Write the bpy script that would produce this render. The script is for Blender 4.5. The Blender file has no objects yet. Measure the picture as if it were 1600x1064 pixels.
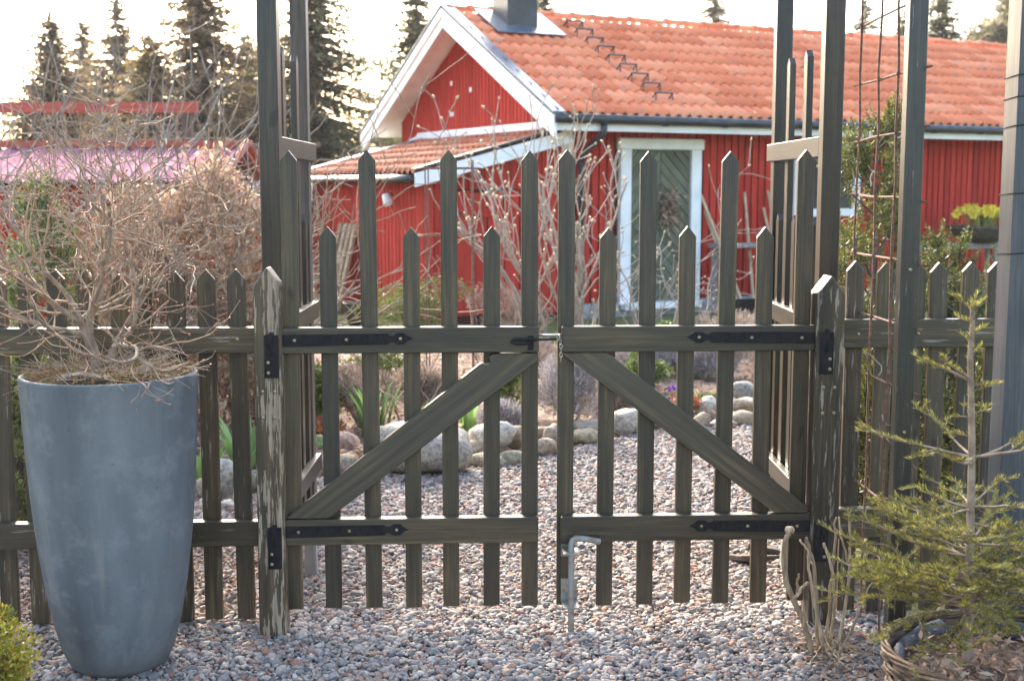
import bpy, bmesh, math
import numpy as np
from mathutils import Vector, Matrix

R = math.radians
rng = np.random.default_rng(11)
scene = bpy.context.scene
COL = scene.collection

# ------------------------------------------------------------------ camera
cam_d = bpy.data.cameras.new('camera')
cam = bpy.data.objects.new('camera', cam_d)
COL.objects.link(cam)
cam.location = (0, 0, 1.55)
cam.rotation_euler = (R(90 - 6.85), 0, 0)
cam_d.sensor_width = 36
cam_d.lens = 45
cam_d.clip_end = 2000
cam_d.dof.use_dof = True
cam_d.dof.focus_distance = 4.4
cam_d.dof.aperture_fstop = 4.5
scene.camera = cam

# ------------------------------------------------------------------ sky, sun, exposure
SUN_AZ = -20.0      # degrees to the left of the view direction, behind the spruces
SUN_EL = 29.0
world = bpy.data.worlds.new('World')
scene.world = world
world.use_nodes = True
wn = world.node_tree.nodes
sky = wn.new('ShaderNodeTexSky')
sky.sky_type = 'NISHITA'
sky.sun_disc = False
sky.sun_elevation = R(SUN_EL)
sky.sun_rotation = R(SUN_AZ)
sky.air_density = 1.0
sky.dust_density = 4.5
sky.ozone_density = 1.0
wn['Background'].inputs['Strength'].default_value = 0.15
world.node_tree.links.new(sky.outputs[0], wn['Background'].inputs['Color'])

sun_d = bpy.data.lights.new('sun', 'SUN')
sun_d.energy = 1.4
sun_d.angle = R(10)
sun_d.color = (1.0, 0.93, 0.82)
sun = bpy.data.objects.new('sun', sun_d)
COL.objects.link(sun)
_sd = Vector((math.sin(R(SUN_AZ)) * math.cos(R(SUN_EL)), math.cos(R(SUN_AZ)) * math.cos(R(SUN_EL)), math.sin(R(SUN_EL))))
sun.rotation_euler = _sd.to_track_quat('Z', 'Y').to_euler()
sun.location = (-20, 30, 20)

scene.view_settings.view_transform = 'Standard'
scene.view_settings.look = 'None'
scene.view_settings.gamma = 1
scene.view_settings.exposure = 2.65

# ------------------------------------------------------------------ object helpers
def link(o, parent=None):
    COL.objects.link(o)
    if parent is not None:
        o.parent = parent
    return o

def tag(o, label=None, cat=None, group=None, kind=None):
    if label: o['label'] = label
    if cat: o['category'] = cat
    if group: o['group'] = group
    if kind: o['kind'] = kind
    return o

def empty(name, loc=(0, 0, 0), rz=0.0, parent=None):
    o = bpy.data.objects.new(name, None)
    o.empty_display_size = 0.1
    o.location = loc
    o.rotation_euler = (0, 0, rz)
    return link(o, parent)

def inst(name, me, parent=None, loc=(0, 0, 0), rot=(0, 0, 0), scl=(1, 1, 1)):
    o = bpy.data.objects.new(name, me)
    o.location = loc
    o.rotation_euler = rot
    o.scale = scl
    return link(o, parent)

def mesh_np(name, V, F, mat, smooth=False):
    """V (n,3) array, F (m,k) index array, all faces with k corners."""
    V = np.asarray(V, dtype=np.float32); F = np.asarray(F, dtype=np.int32)
    me = bpy.data.meshes.new(name)
    me.vertices.add(len(V)); me.vertices.foreach_set('co', V.ravel())
    k = F.shape[1]
    me.loops.add(F.size); me.loops.foreach_set('vertex_index', F.ravel())
    me.polygons.add(len(F))
    me.polygons.foreach_set('loop_start', np.arange(0, F.size, k, dtype=np.int32))
    me.polygons.foreach_set('loop_total', np.full(len(F), k, dtype=np.int32))
    if smooth: me.polygons.foreach_set('use_smooth', np.ones(len(F), dtype=bool))
    me.update(calc_edges=True)
    if mat: me.materials.append(mat)
    return me

def mesh_bm(name, bm, mat, smooth=False):
    bmesh.ops.recalc_face_normals(bm, faces=bm.faces)
    me = bpy.data.meshes.new(name)
    bm.to_mesh(me); bm.free()
    if mat: me.materials.append(mat)
    if smooth:
        for p in me.polygons: p.use_smooth = True
    return me

def prism_mesh(name, outline, y0, y1, mat, bev=0.0018):
    """outline of (x,z) points extruded along y, edges eased."""
    bm = bmesh.new()
    a = [bm.verts.new((x, y0, z)) for x, z in outline]
    b = [bm.verts.new((x, y1, z)) for x, z in outline]
    bm.faces.new(a); bm.faces.new(b[::-1])
    n = len(a)
    for i in range(n):
        bm.faces.new((a[i], b[i], b[(i + 1) % n], a[(i + 1) % n]))
    bmesh.ops.recalc_face_normals(bm, faces=bm.faces)
    if bev:
        bmesh.ops.bevel(bm, geom=list(bm.edges), offset=bev, segments=1, affect='EDGES', clamp_overlap=True)
    return mesh_bm(name, bm, mat)

_boxes = {}
def box_mesh(x0, x1, y0, y1, z0, z1, mat, bev=0.0018):
    key = (round(x0, 4), round(x1, 4), round(y0, 4), round(y1, 4), round(z0, 4), round(z1, 4), mat.name, bev)
    if key not in _boxes:
        _boxes[key] = prism_mesh('board', [(x0, z0), (x1, z0), (x1, z1), (x0, z1)], y0, y1, mat, bev)
    return _boxes[key]

def box(name, parent, x0, x1, y0, y1, z0, z1, mat, bev=0.0018, rot=(0, 0, 0)):
    """a box whose own origin is its centre"""
    cx, cy, cz = (x0 + x1) / 2, (y0 + y1) / 2, (z0 + z1) / 2
    me = box_mesh(x0 - cx, x1 - cx, y0 - cy, y1 - cy, z0 - cz, z1 - cz, mat, bev)
    return inst(name, me, parent, (cx, cy, cz), rot)

def lathe(name, prof, mat, seg=48, smooth=True, warp=None):
    prof = np.array(prof, float); n = len(prof)
    t = np.linspace(0, 2 * math.pi, seg, endpoint=False)
    V = np.zeros((n, seg, 3))
    V[:, :, 0] = prof[:, 0:1] * np.cos(t); V[:, :, 1] = prof[:, 0:1] * np.sin(t); V[:, :, 2] = prof[:, 1:2]
    if warp is not None: V = warp(V, t)
    i = np.arange(n - 1)[:, None]; j = np.arange(seg)[None, :]; j2 = (j + 1) % seg
    F = np.stack([i * seg + j, i * seg + j2, (i + 1) * seg + j2, (i + 1) * seg + j], -1).reshape(-1, 4)
    return mesh_np(name, V.reshape(-1, 3), F, mat, smooth)

def norm(v):
    v = np.asarray(v, float)
    return v / np.maximum(np.linalg.norm(v, axis=-1, keepdims=True), 1e-9)

def segs_geo(S, sides=4):
    """S rows: p0(3) p1(3) r0 r1 -> open tapered prisms"""
    S = np.asarray(S, float)
    p0, p1, r0, r1 = S[:, 0:3], S[:, 3:6], S[:, 6], S[:, 7]
    d = norm(p1 - p0)
    ref = np.where(np.abs(d[:, 2:3]) > 0.9, np.array([[1., 0, 0]]), np.array([[0, 0, 1.]]))
    a = norm(np.cross(d, ref)); b = np.cross(d, a)
    t = np.arange(sides) * 2 * math.pi / sides
    ring = a[:, None, :] * np.cos(t)[None, :, None] + b[:, None, :] * np.sin(t)[None, :, None]
    V = np.concatenate([p0[:, None] + ring * r0[:, None, None], p1[:, None] + ring * r1[:, None, None]], 1)
    base = (np.arange(len(S)) * 2 * sides)[:, None]
    k = np.arange(sides); k2 = (k + 1) % sides
    F = np.stack([base + k, base + k2, base + sides + k2, base + sides + k], -1)
    return V.reshape(-1, 3), F.reshape(-1, 4)

def segs_mesh(name, S, mat, sides=4):
    V, F = segs_geo(S, sides)
    return mesh_np(name, V, F, mat, True)

def tube(name, pts, rad, mat, sides=8, closed=False):
    """a smooth continuous tube through pts"""
    P = np.array(pts, float); n = len(P)
    rad = np.full(n, rad) if np.isscalar(rad) else np.array(rad, float)
    if closed: d = norm(np.roll(P, -1, 0) - np.roll(P, 1, 0))
    else: d = norm(np.gradient(P, axis=0))
    a = np.zeros_like(P); r0_ = np.array([0, 0, 1.]) if abs(d[0, 2]) < .9 else np.array([0, 1., 0])
    a[0] = norm(np.cross(d[0], r0_))
    for i_ in range(1, n):
        v_ = a[i_ - 1] - d[i_] * np.dot(a[i_ - 1], d[i_]); a[i_] = norm(v_)
    b = np.cross(d, a)
    t = np.arange(sides) * 2 * math.pi / sides
    V = P[:, None] + (a[:, None] * np.cos(t)[None, :, None] + b[:, None] * np.sin(t)[None, :, None]) * rad[:, None, None]
    m = n if closed else n - 1
    i = np.arange(m)[:, None]; i2 = (i + 1) % n; k = np.arange(sides)[None]; k2 = (k + 1) % sides
    F = np.stack([i * sides + k, i * sides + k2, i2 * sides + k2, i2 * sides + k], -1).reshape(-1, 4)
    V = V.reshape(-1, 3)
    if not closed:
        V = np.vstack([V, P[0] - d[0] * rad[0] * .3, P[-1] + d[-1] * rad[-1] * .3])
        c0, c1 = len(V) - 2, len(V) - 1
        kk = np.arange(sides)
        # the caps as thin quads (last corner doubled is not allowed, so fan with midpoints)
        tri0 = np.stack([np.full(sides, c0), (kk + 1) % sides, kk], -1)
        tri1 = np.stack([np.full(sides, c1), (n - 1) * sides + kk, (n - 1) * sides + (kk + 1) % sides], -1)
        Ft = np.vstack([F[:, [0, 1, 2]], F[:, [0, 2, 3]], tri0, tri1])
        return mesh_np(name, V, Ft, mat, True)
    return mesh_np(name, V, F, mat, True)

def cards(C, D, Nn, L, W, tip=0.25):
    """leaf-shaped kites: centre-base C, direction D, normal Nn, length L, width W -> V, F(quads)"""
    D = norm(D); S = norm(np.cross(D, Nn))
    L = np.asarray(L)[:, None]; W = np.asarray(W)[:, None]
    m = C + D * L * 0.45
    bend = norm(np.cross(S, D)) * W * 0.15
    V = np.stack([C, m + S * W * .5 + bend, C + D * L, m - S * W * .5 + bend], 1)
    F = np.arange(len(C) * 4).reshape(-1, 4)
    return V.reshape(-1, 3), F

def rand_dirs(n, r=rng):
    return norm(r.normal(size=(n, 3)))

# ------------------------------------------------------------------ materials
def new_mat(name):
    m = bpy.data.materials.new(name); m.use_nodes = True
    nt = m.node_tree
    return m, nt, nt.nodes['Principled BSDF']

def N(nt, typ, **kw):
    n = nt.nodes.new(typ)
    for k, v in kw.items(): setattr(n, k, v)
    return n

def ramp(nt, stops):
    r = nt.nodes.new('ShaderNodeValToRGB')
    el = r.color_ramp.elements
    while len(el) < len(stops): el.new(0.5)
    for e, (p, c) in zip(el, stops):
        e.position = p; e.color = (*c, 1) if len(c) == 3 else c
    return r

def coords(nt, scale, rnd=True):
    tc = N(nt, 'ShaderNodeTexCoord'); mp = N(nt, 'ShaderNodeMapping')
    mp.inputs['Scale'].default_value = scale
    if rnd:
        oi = N(nt, 'ShaderNodeObjectInfo')
        mu = N(nt, 'ShaderNodeVectorMath', operation='SCALE'); mu.inputs[0].default_value = (7.3, 11.1, 5.7)
        nt.links.new(oi.outputs['Random'], mu.inputs['Scale'])
        ad = N(nt, 'ShaderNodeVectorMath', operation='ADD')
        nt.links.new(tc.outputs['Object'], ad.inputs[0]); nt.links.new(mu.outputs[0], ad.inputs[1])
        nt.links.new(ad.outputs[0], mp.inputs['Vector'])
    else:
        nt.links.new(tc.outputs['Object'], mp.inputs['Vector'])
    return mp.outputs[0]

def noise(nt, vec, scale, detail=4, rough=.55):
    n = N(nt, 'ShaderNodeTexNoise')
    n.inputs['Scale'].default_value = scale; n.inputs['Detail'].default_value = detail; n.inputs['Roughness'].default_value = rough
    if vec is not None: nt.links.new(vec, n.inputs['Vector'])
    return n.outputs['Fac']

def bump(nt, bsdf, h, strength, dist):
    b = N(nt, 'ShaderNodeBump'); b.inputs['Strength'].default_value = strength; b.inputs['Distance'].default_value = dist
    nt.links.new(h, b.inputs['Height']); nt.links.new(b.outputs[0], bsdf.inputs['Normal'])

def mix(nt, fac, a, b, blend='MIX'):
    m = N(nt, 'ShaderNodeMix', data_type='RGBA', blend_type=blend)
    for sock, v in ((m.inputs[0], fac), (m.inputs[6], a), (m.inputs[7], b)):
        if isinstance(v, (int, float)): sock.default_value = v
        elif isinstance(v, tuple): sock.default_value = (*v, 1)
        else: nt.links.new(v, sock)
    return m.outputs[2]

def wood_stain(name, axis, peel=0.0, dark=(.030, .0235, .015), mid=(.063, .048, .028), light=(.15, .105, .048), bare=(.33, .27, .20), rough=.42):
    m, nt, bs = new_mat(name)
    s = [70, 70, 70]; s['xyz'.index(axis)] = 2.2
    v = coords(nt, tuple(s))
    nd = N(nt, 'ShaderNodeTexNoise'); nd.inputs['Scale'].default_value = 1.0; nd.inputs['Detail'].default_value = 5; nd.inputs['Roughness'].default_value = .62; nd.inputs['Distortion'].default_value = .35
    nt.links.new(v, nd.inputs['Vector']); g = nd.outputs['Fac']
    s2 = [9, 9, 9]; s2['xyz'.index(axis)] = 1.6
    g2 = noise(nt, coords(nt, tuple(s2)), 1.0, 3)
    r1 = ramp(nt, [(.30, dark), (.55, mid), (.78, light)])
    nt.links.new(g, r1.inputs[0])
    r2 = ramp(nt, [(.35, (.62, .64, .64)), (.62, (1.15, 1.1, 1.0))])
    nt.links.new(g2, r2.inputs[0])
    c = mix(nt, 1.0, r1.outputs[0], r2.outputs[0], 'MULTIPLY')
    sf = [240, 240, 240]; sf['xyz'.index(axis)] = 7
    gf = noise(nt, coords(nt, tuple(sf)), 1.0, 3, .7)
    rf = ramp(nt, [(.32, (.62, .62, .62)), (.68, (1.38, 1.36, 1.3))]); nt.links.new(gf, rf.inputs[0])
    c = mix(nt, 1.0, c, rf.outputs[0], 'MULTIPLY')
    sk = [17, 17, 17]; sk['xyz'.index(axis)] = 7
    kn = noise(nt, coords(nt, tuple(sk)), 1.0, 1)
    rk_ = ramp(nt, [(.71, (1, 1, 1)), (.77, (.42, .40, .38))]); nt.links.new(kn, rk_.inputs[0])
    c = mix(nt, 1.0, c, rk_.outputs[0], 'MULTIPLY')
    oi = N(nt, 'ShaderNodeObjectInfo')
    ro = ramp(nt, [(0, (.74, .74, .76)), (1, (1.26, 1.19, 1.08))]); nt.links.new(oi.outputs['Random'], ro.inputs[0])
    c = mix(nt, 1.0, c, ro.outputs[0], 'MULTIPLY')
    h = g
    if peel > 0:
        s3 = [75, 75, 75]; s3['xyz'.index(axis)] = 6
        p = noise(nt, coords(nt, tuple(s3)), 1.0, 6, .65)
        rp = ramp(nt, [(.64 - peel * .2, (0, 0, 0)), (.66 - peel * .2, (1, 1, 1))]); nt.links.new(p, rp.inputs[0])
        gb = ramp(nt, [(.3, tuple(x * .45 for x in bare)), (.7, bare)]); nt.links.new(g, gb.inputs[0])
        c = mix(nt, rp.outputs[0], c, gb.outputs[0])
        rr = mix(nt, rp.outputs[0], (rough, rough, rough), (.85, .85, .85))
        nt.links.new(rr, bs.inputs['Roughness'])
    else:
        bs.inputs['Roughness'].default_value = rough
    nt.links.new(c, bs.inputs['Base Color'])
    bump(nt, bs, h, .35, .002)
    return m

def simple(name, c1, c2, scale=8.0, rough=.7, bmp=.3, bdist=.01, stretch=(1, 1, 1), rnd=True, metallic=0.0, obj_var=0.0, lo=.35, hi=.65, detail=5, spec=None):
    m, nt, bs = new_mat(name)
    f = noise(nt, coords(nt, stretch, rnd), scale, detail)
    r = ramp(nt, [(lo, c1), (hi, c2)]); nt.links.new(f, r.inputs[0])
    c = r.outputs[0]
    if obj_var:
        oi = N(nt, 'ShaderNodeObjectInfo')
        ro = ramp(nt, [(0, (1 - obj_var,) * 3), (1, (1 + obj_var,) * 3)]); nt.links.new(oi.outputs['Random'], ro.inputs[0])
        c = mix(nt, 1.0, c, ro.outputs[0], 'MULTIPLY')
    nt.links.new(c, bs.inputs['Base Color'])
    bs.inputs['Roughness'].default_value = rough; bs.inputs['Metallic'].default_value = metallic
    if spec is not None: bs.inputs['Specular IOR Level'].default_value = spec
    if bmp: bump(nt, bs, f, bmp, bdist)
    return m

def leafy(name, stops, rough=.55, trans=0.25, big=2.0):
    """foliage: every leaf its own tone, with soft light passing through"""
    m, nt, bs = new_mat(name)
    ge = N(nt, 'ShaderNodeNewGeometry')
    r = ramp(nt, stops); nt.links.new(ge.outputs['Random Per Island'], r.inputs[0])
    f = noise(nt, coords(nt, (1, 1, 1)), big, 2)
    rv = ramp(nt, [(.3, (.65, .65, .65)), (.7, (1.25, 1.25, 1.25))]); nt.links.new(f, rv.inputs[0])
    c = mix(nt, 1.0, r.outputs[0], rv.outputs[0], 'MULTIPLY')
    nt.links.new(c, bs.inputs['Base Color'])
    bs.inputs['Roughness'].default_value = rough
    if trans:
        tr = N(nt, 'ShaderNodeBsdfTranslucent'); nt.links.new(c, tr.inputs['Color'])
        mx = N(nt, 'ShaderNodeMixShader'); mx.inputs[0].default_value = trans
        nt.links.new(bs.outputs[0], mx.inputs[1]); nt.links.new(tr.outputs[0], mx.inputs[2])
        nt.links.new(mx.outputs[0], nt.nodes['Material Output'].inputs['Surface'])
    return m

M = {}
M['stain_z'] = wood_stain('olive_stain_upright', 'z')
M['stain_x'] = wood_stain('olive_stain_level', 'x')
M['stain_y'] = wood_stain('olive_stain_deep', 'y')
M['fence_z'] = wood_stain('worn_stain_upright', 'z', peel=.12)
M['fence_x'] = wood_stain('worn_stain_level', 'x', peel=.22)
M['post'] = wood_stain('peeling_stain_post', 'z', peel=.62, bare=(.42, .31, .205))
M['post2'] = wood_stain('worn_stain_post', 'z', peel=.3)
M['arbor_z'] = wood_stain('arbor_stain_upright', 'z', dark=(.024, .020, .014), mid=(.038, .031, .021), light=(.066, .052, .031), rough=.36)
M['arbor_y'] = wood_stain('arbor_stain_deep', 'y', dark=(.024, .020, .014), mid=(.038, .031, .021), light=(.066, .052, .031), rough=.36)
M['arbor_x'] = wood_stain('arbor_stain_level', 'x', dark=(.024, .020, .014), mid=(.038, .031, .021), light=(.066, .052, .031), rough=.36)
M['arbor_brown'] = wood_stain('arbor_stain_brown', 'z', dark=(.06, .046, .036), mid=(.1, .078, .06), light=(.16, .12, .09), rough=.5)
for k_ in ('arbor_x', 'arbor_y', 'arbor_z'):
    b_ = M[k_].node_tree.nodes['Principled BSDF']; b_.inputs['Coat Weight'].default_value = .1; b_.inputs['Coat Roughness'].default_value = .25; b_.inputs['Specular IOR Level'].default_value = .4
M['frame_post'] = wood_stain('frame_post_stain', 'z', peel=.02, dark=(.034, .032, .026), mid=(.05, .047, .038), light=(.07, .064, .05), rough=.35)
M['sky_tint_post'] = wood_stain('stain_with_sky_tint', 'z', dark=(.075, .08, .092), mid=(.10, .108, .125), light=(.125, .13, .14), rough=.4)  # post stain with the blue sky light mixed into its colours
M['black_iron'] = simple('black_iron', (.010, .009, .009), (.022, .019, .018), 40, .75, .35, .002, obj_var=.15, spec=.2)
M['zinc'] = simple('zinc', (.2, .2, .19), (.36, .35, .31), 25, .42, .15, .001, metallic=.75)
M['rusty_zinc'] = simple('rusty_zinc', (.30, .29, .26), (.20, .09, .045), 14, .6, .25, .001, metallic=.35, lo=.5, hi=.68)
M['rust'] = simple('rust', (.09, .035, .02), (.2, .1, .065), 60, .85, .5, .002)
M['screw'] = simple('screw', (.25, .2, .12), (.45, .38, .24), 60, .3, 0, metallic=.8)
M['pot'] = None
M['red_board'] = simple('falu_red', (.34, .027, .018), (.47, .045, .029), 3.0, .9, .25, .003, stretch=(9, 9, .6), obj_var=.16, spec=.15)
M['red_dark'] = simple('falu_red_gap', (.035, .008, .006), (.06, .012, .008), 5, .95, .2)
M['white'] = simple('white_paint', (.70, .69, .66), (.82, .81, .79), 4, .55, .1, .002, stretch=(1, 1, 1), obj_var=.03)
M['tile'] = None
M['black_sheet'] = simple('black_sheet_metal', (.018, .019, .022), (.04, .042, .047), 6, .38, .1, .002)
M['flashing'] = simple('grey_flashing', (.10, .13, .17), (.17, .20, .24), 4, .35, .1, .002, metallic=.4)
M['door_green'] = simple('door_green_grey', (.105, .108, .072), (.145, .148, .10), 5, .85, .2, .002, obj_var=.15, spec=.2)
M['concrete'] = simple('grey_concrete', (.2, .2, .19), (.34, .33, .31), 9, .9, .5, .006)
M['glass'] = simple('dark_glass', (.02, .025, .03), (.04, .045, .05), 2, .06, 0)
M['plank'] = simple('old_plank', (.16, .105, .06), (.36, .26, .16), 5, .85, .4, .004, stretch=(8, 8, 1), obj_var=.2)
M['handle'] = simple('pale_handle', (.34, .24, .14), (.55, .42, .27), 8, .7, .2, .002, obj_var=.2)
M['greywood'] = simple('grey_wood', (.17, .15, .13), (.34, .31, .28), 5, .9, .4, .004, stretch=(6, 6, 6), obj_var=.15)
M['twig_tan'] = simple('twig_tan', (.17, .115, .075), (.34, .25, .17), 30, .85, .3, .002, obj_var=.1)
M['twig_red'] = simple('twig_reddish', (.20, .125, .075), (.40, .275, .175), 14, .8, .3, .002)
M['twig_pale'] = simple('twig_pale', (.22, .185, .15), (.40, .345, .275), 12, .85, .3, .003)
M['twig_grey'] = simple('twig_grey', (.16, .14, .12), (.32, .28, .24), 12, .85, .3, .003)
M['bark'] = simple('bark', (.05, .038, .028), (.13, .1, .075), 12, .9, .6, .01)
M['soil'] = simple('soil_litter', (.10, .066, .045), (.27, .175, .115), 18, .95, .8, .03, rnd=False)
M['bud'] = simple('pale_bud', (.42, .33, .19), (.62, .52, .33), 40, .7, .2, .002)
M['redbud'] = simple('red_bud', (.25, .06, .035), (.42, .14, .08), 60, .6, 0)
M['wicker'] = simple('wicker', (.05, .03, .018), (.16, .095, .05), 30, .7, .5, .003, stretch=(1, 1, 4))
M['wicker_light'] = simple('wicker_light', (.10, .058, .03), (.22, .135, .07), 30, .65, .4, .003)
M['plastic_liner'] = simple('grey_liner', (.04, .04, .042), (.17, .17, .175), 22, .75, .5, .01)
M['moss'] = leafy('moss', [(0, (.07, .075, .02)), (.5, (.2, .15, .04)), (1, (.3, .1, .05))], .9, .1)
M['straw'] = leafy('dry_straw', [(0, (.20, .13, .075)), (.5, (.38, .28, .18)), (1, (.52, .42, .30))], .9, .2)
M['beech'] = leafy('dry_beech_leaf', [(0, (.21, .12, .075)), (.4, (.37, .24, .155)), (.75, (.50, .355, .24)), (1, (.62, .49, .36))], .6, .3)
M['litter'] = leafy('leaf_litter', [(0, (.17, .09, .055)), (.5, (.38, .235, .15)), (1, (.55, .41, .29))], .9, .1)
M['needle'] = leafy('spruce_needle', [(0, (.07, .075, .016)), (.35, (.17, .165, .032)), (.75, (.33, .29, .06)), (1, (.45, .38, .11))], .5, .4, 6)
M['far_spruce'] = leafy('far_spruce_needle', [(0, (.09, .095, .04)), (.6, (.17, .165, .075)), (1, (.26, .22, .1))], .8, .5, .5)
M['far_spruce_brown'] = leafy('far_spruce_glare', [(0, (.15, .105, .06)), (.6, (.27, .19, .105)), (1, (.38, .28, .15))], .8, .5, .5)  # brown needles lightened in the colour to mimic veiling glare
M['far_yellow'] = leafy('far_yellow_cypress', [(0, (.2, .15, .05)), (.6, (.32, .24, .08)), (1, (.42, .32, .12))], .6, .45, .5)
M['far_pale'] = leafy('far_pale_pine', [(0, (.17, .16, .10)), (.6, (.26, .23, .14)), (1, (.36, .3, .2))], .7, .45, .4)
M['yew'] = leafy('yew_needle', [(0, (.03, .055, .012)), (.5, (.09, .12, .022)), (.85, (.24, .23, .04)), (1, (.36, .30, .06))], .4, .35, 3)
M['thuja'] = leafy('light_thuja', [(0, (.09, .15, .04)), (.6, (.20, .28, .07)), (1, (.34, .38, .13))], .5, .35, 3)
M['box_leaf'] = leafy('box_leaf', [(0, (.06, .10, .015)), (.5, (.14, .20, .03)), (1, (.26, .30, .06))], .45, .25, 5)
M['gold_leaf'] = leafy('golden_leaf', [(0, (.16, .17, .02)), (.45, (.36, .33, .035)), (.8, (.55, .42, .06)), (1, (.60, .36, .09))], .45, .3, 7)
M['heather'] = leafy('grey_heather', [(0, (.2, .175, .16)), (.5, (.38, .34, .32)), (1, (.54, .49, .47))], .9, .15, 4)
M['heather_brown'] = leafy('brown_heather', [(0, (.2, .14, .10)), (.5, (.38, .28, .21)), (1, (.54, .43, .34))], .9, .15, 4)
M['grass'] = leafy('grass_blade', [(0, (.10, .15, .025)), (.5, (.2, .25, .045)), (1, (.38, .36, .1))], .5, .3, 4)
M['bulb_leaf'] = leafy('bulb_leaf', [(0, (.17, .30, .08)), (1, (.32, .48, .16))], .4, .4, 4)
M['yellow_petal'] = leafy('yellow_petal', [(0, (.85, .60, .02)), (1, (.9, .76, .10))], .5, .3, 4)
M['purple_petal'] = leafy('purple_petal', [(0, (.22, .06, .40)), (1, (.4, .15, .6))], .5, .2, 4)
M['sedum'] = leafy('red_sedum', [(0, (.25, .06, .03)), (.6, (.45, .15, .06)), (1, (.55, .26, .1))], .5, .15, 4)

def pot_material():
    m, nt, bs = new_mat('slate_blue_pot')
    v = coords(nt, (1, 1, 1), False)
    f = noise(nt, coords(nt, (5, 5, 1.1), False), 1.0, 4)
    r = ramp(nt, [(.30, (.070, .077, .080)), (.5, (.108, .118, .121)), (.70, (.16, .168, .167))]); nt.links.new(f, r.inputs[0])
    # mineral bloom and scuffs
    f2 = noise(nt, v, 9.0, 6, .7)
    r2 = ramp(nt, [(.50, (0, 0, 0)), (.75, (.5, .5, .5))]); nt.links.new(f2, r2.inputs[0])
    c = mix(nt, r2.outputs[0], r.outputs[0], (.26, .26, .25))
    f3 = noise(nt, coords(nt, (16, 16, .5), False), 1.0, 3)
    r3 = ramp(nt, [(.60, (0, 0, 0)), (.72, (.45, .45, .45))]); nt.links.new(f3, r3.inputs[0])
    c = mix(nt, r3.outputs[0], c, (.22, .2, .16))
    f4 = noise(nt, v, 55.0, 2)
    r4 = ramp(nt, [(.70, (0, 0, 0)), (.76, (.7, .7, .7))]); nt.links.new(f4, r4.inputs[0])
    c = mix(nt, r4.outputs[0], c, (.07, .075, .08))
    nt.links.new(c, bs.inputs['Base Color'])
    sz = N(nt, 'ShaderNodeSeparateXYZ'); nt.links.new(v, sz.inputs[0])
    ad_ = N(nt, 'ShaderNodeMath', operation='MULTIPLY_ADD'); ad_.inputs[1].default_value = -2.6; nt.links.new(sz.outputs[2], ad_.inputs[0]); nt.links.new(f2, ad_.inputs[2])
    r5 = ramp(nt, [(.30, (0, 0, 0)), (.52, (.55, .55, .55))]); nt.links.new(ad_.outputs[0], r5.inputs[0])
    c = mix(nt, r5.outputs[0], c, (.10, .09, .075))  # brownish splash stain low down, also painting in the shading of the foot
    nt.links.new(c, bs.inputs['Base Color'])
    bs.inputs['Roughness'].default_value = .8; bs.inputs['Specular IOR Level'].default_value = .35
    bump(nt, bs, f2, .25, .005)
    return m
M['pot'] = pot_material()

def tile_material(name, k=1.0):
    m, nt, bs = new_mat(name)
    oi = N(nt, 'ShaderNodeObjectInfo')
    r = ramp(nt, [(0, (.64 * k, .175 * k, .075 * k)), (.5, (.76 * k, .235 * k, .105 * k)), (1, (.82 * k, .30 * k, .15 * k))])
    ge = N(nt, 'ShaderNodeNewGeometry')
    ad = N(nt, 'ShaderNodeMath', operation='ADD'); nt.links.new(oi.outputs['Random'], ad.inputs[0]); nt.links.new(ge.outputs['Random Per Island'], ad.inputs[1])
    fr = N(nt, 'ShaderNodeMath', operation='FRACT'); nt.links.new(ad.outputs[0], fr.inputs[0])
    nt.links.new(fr.outputs[0], r.inputs[0])
    f = noise(nt, coords(nt, (1, 1, 1)), 9, 5, .65)
    rl = ramp(nt, [(.57, (0, 0, 0)), (.68, (.8, .8, .8))]); nt.links.new(f, rl.inputs[0])
    c = mix(nt, rl.outputs[0], r.outputs[0], (.33, .25, .2))
    nt.links.new(c, bs.inputs['Base Color'])
    bs.inputs['Roughness'].default_value = .85; bs.inputs['Specular IOR Level'].default_value = .3
    bump(nt, bs, f, .2, .004)
    return m
M['tile'] = tile_material('clay_tile')
M['tile_red'] = tile_material('dark_clay_tile', .45)

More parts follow.
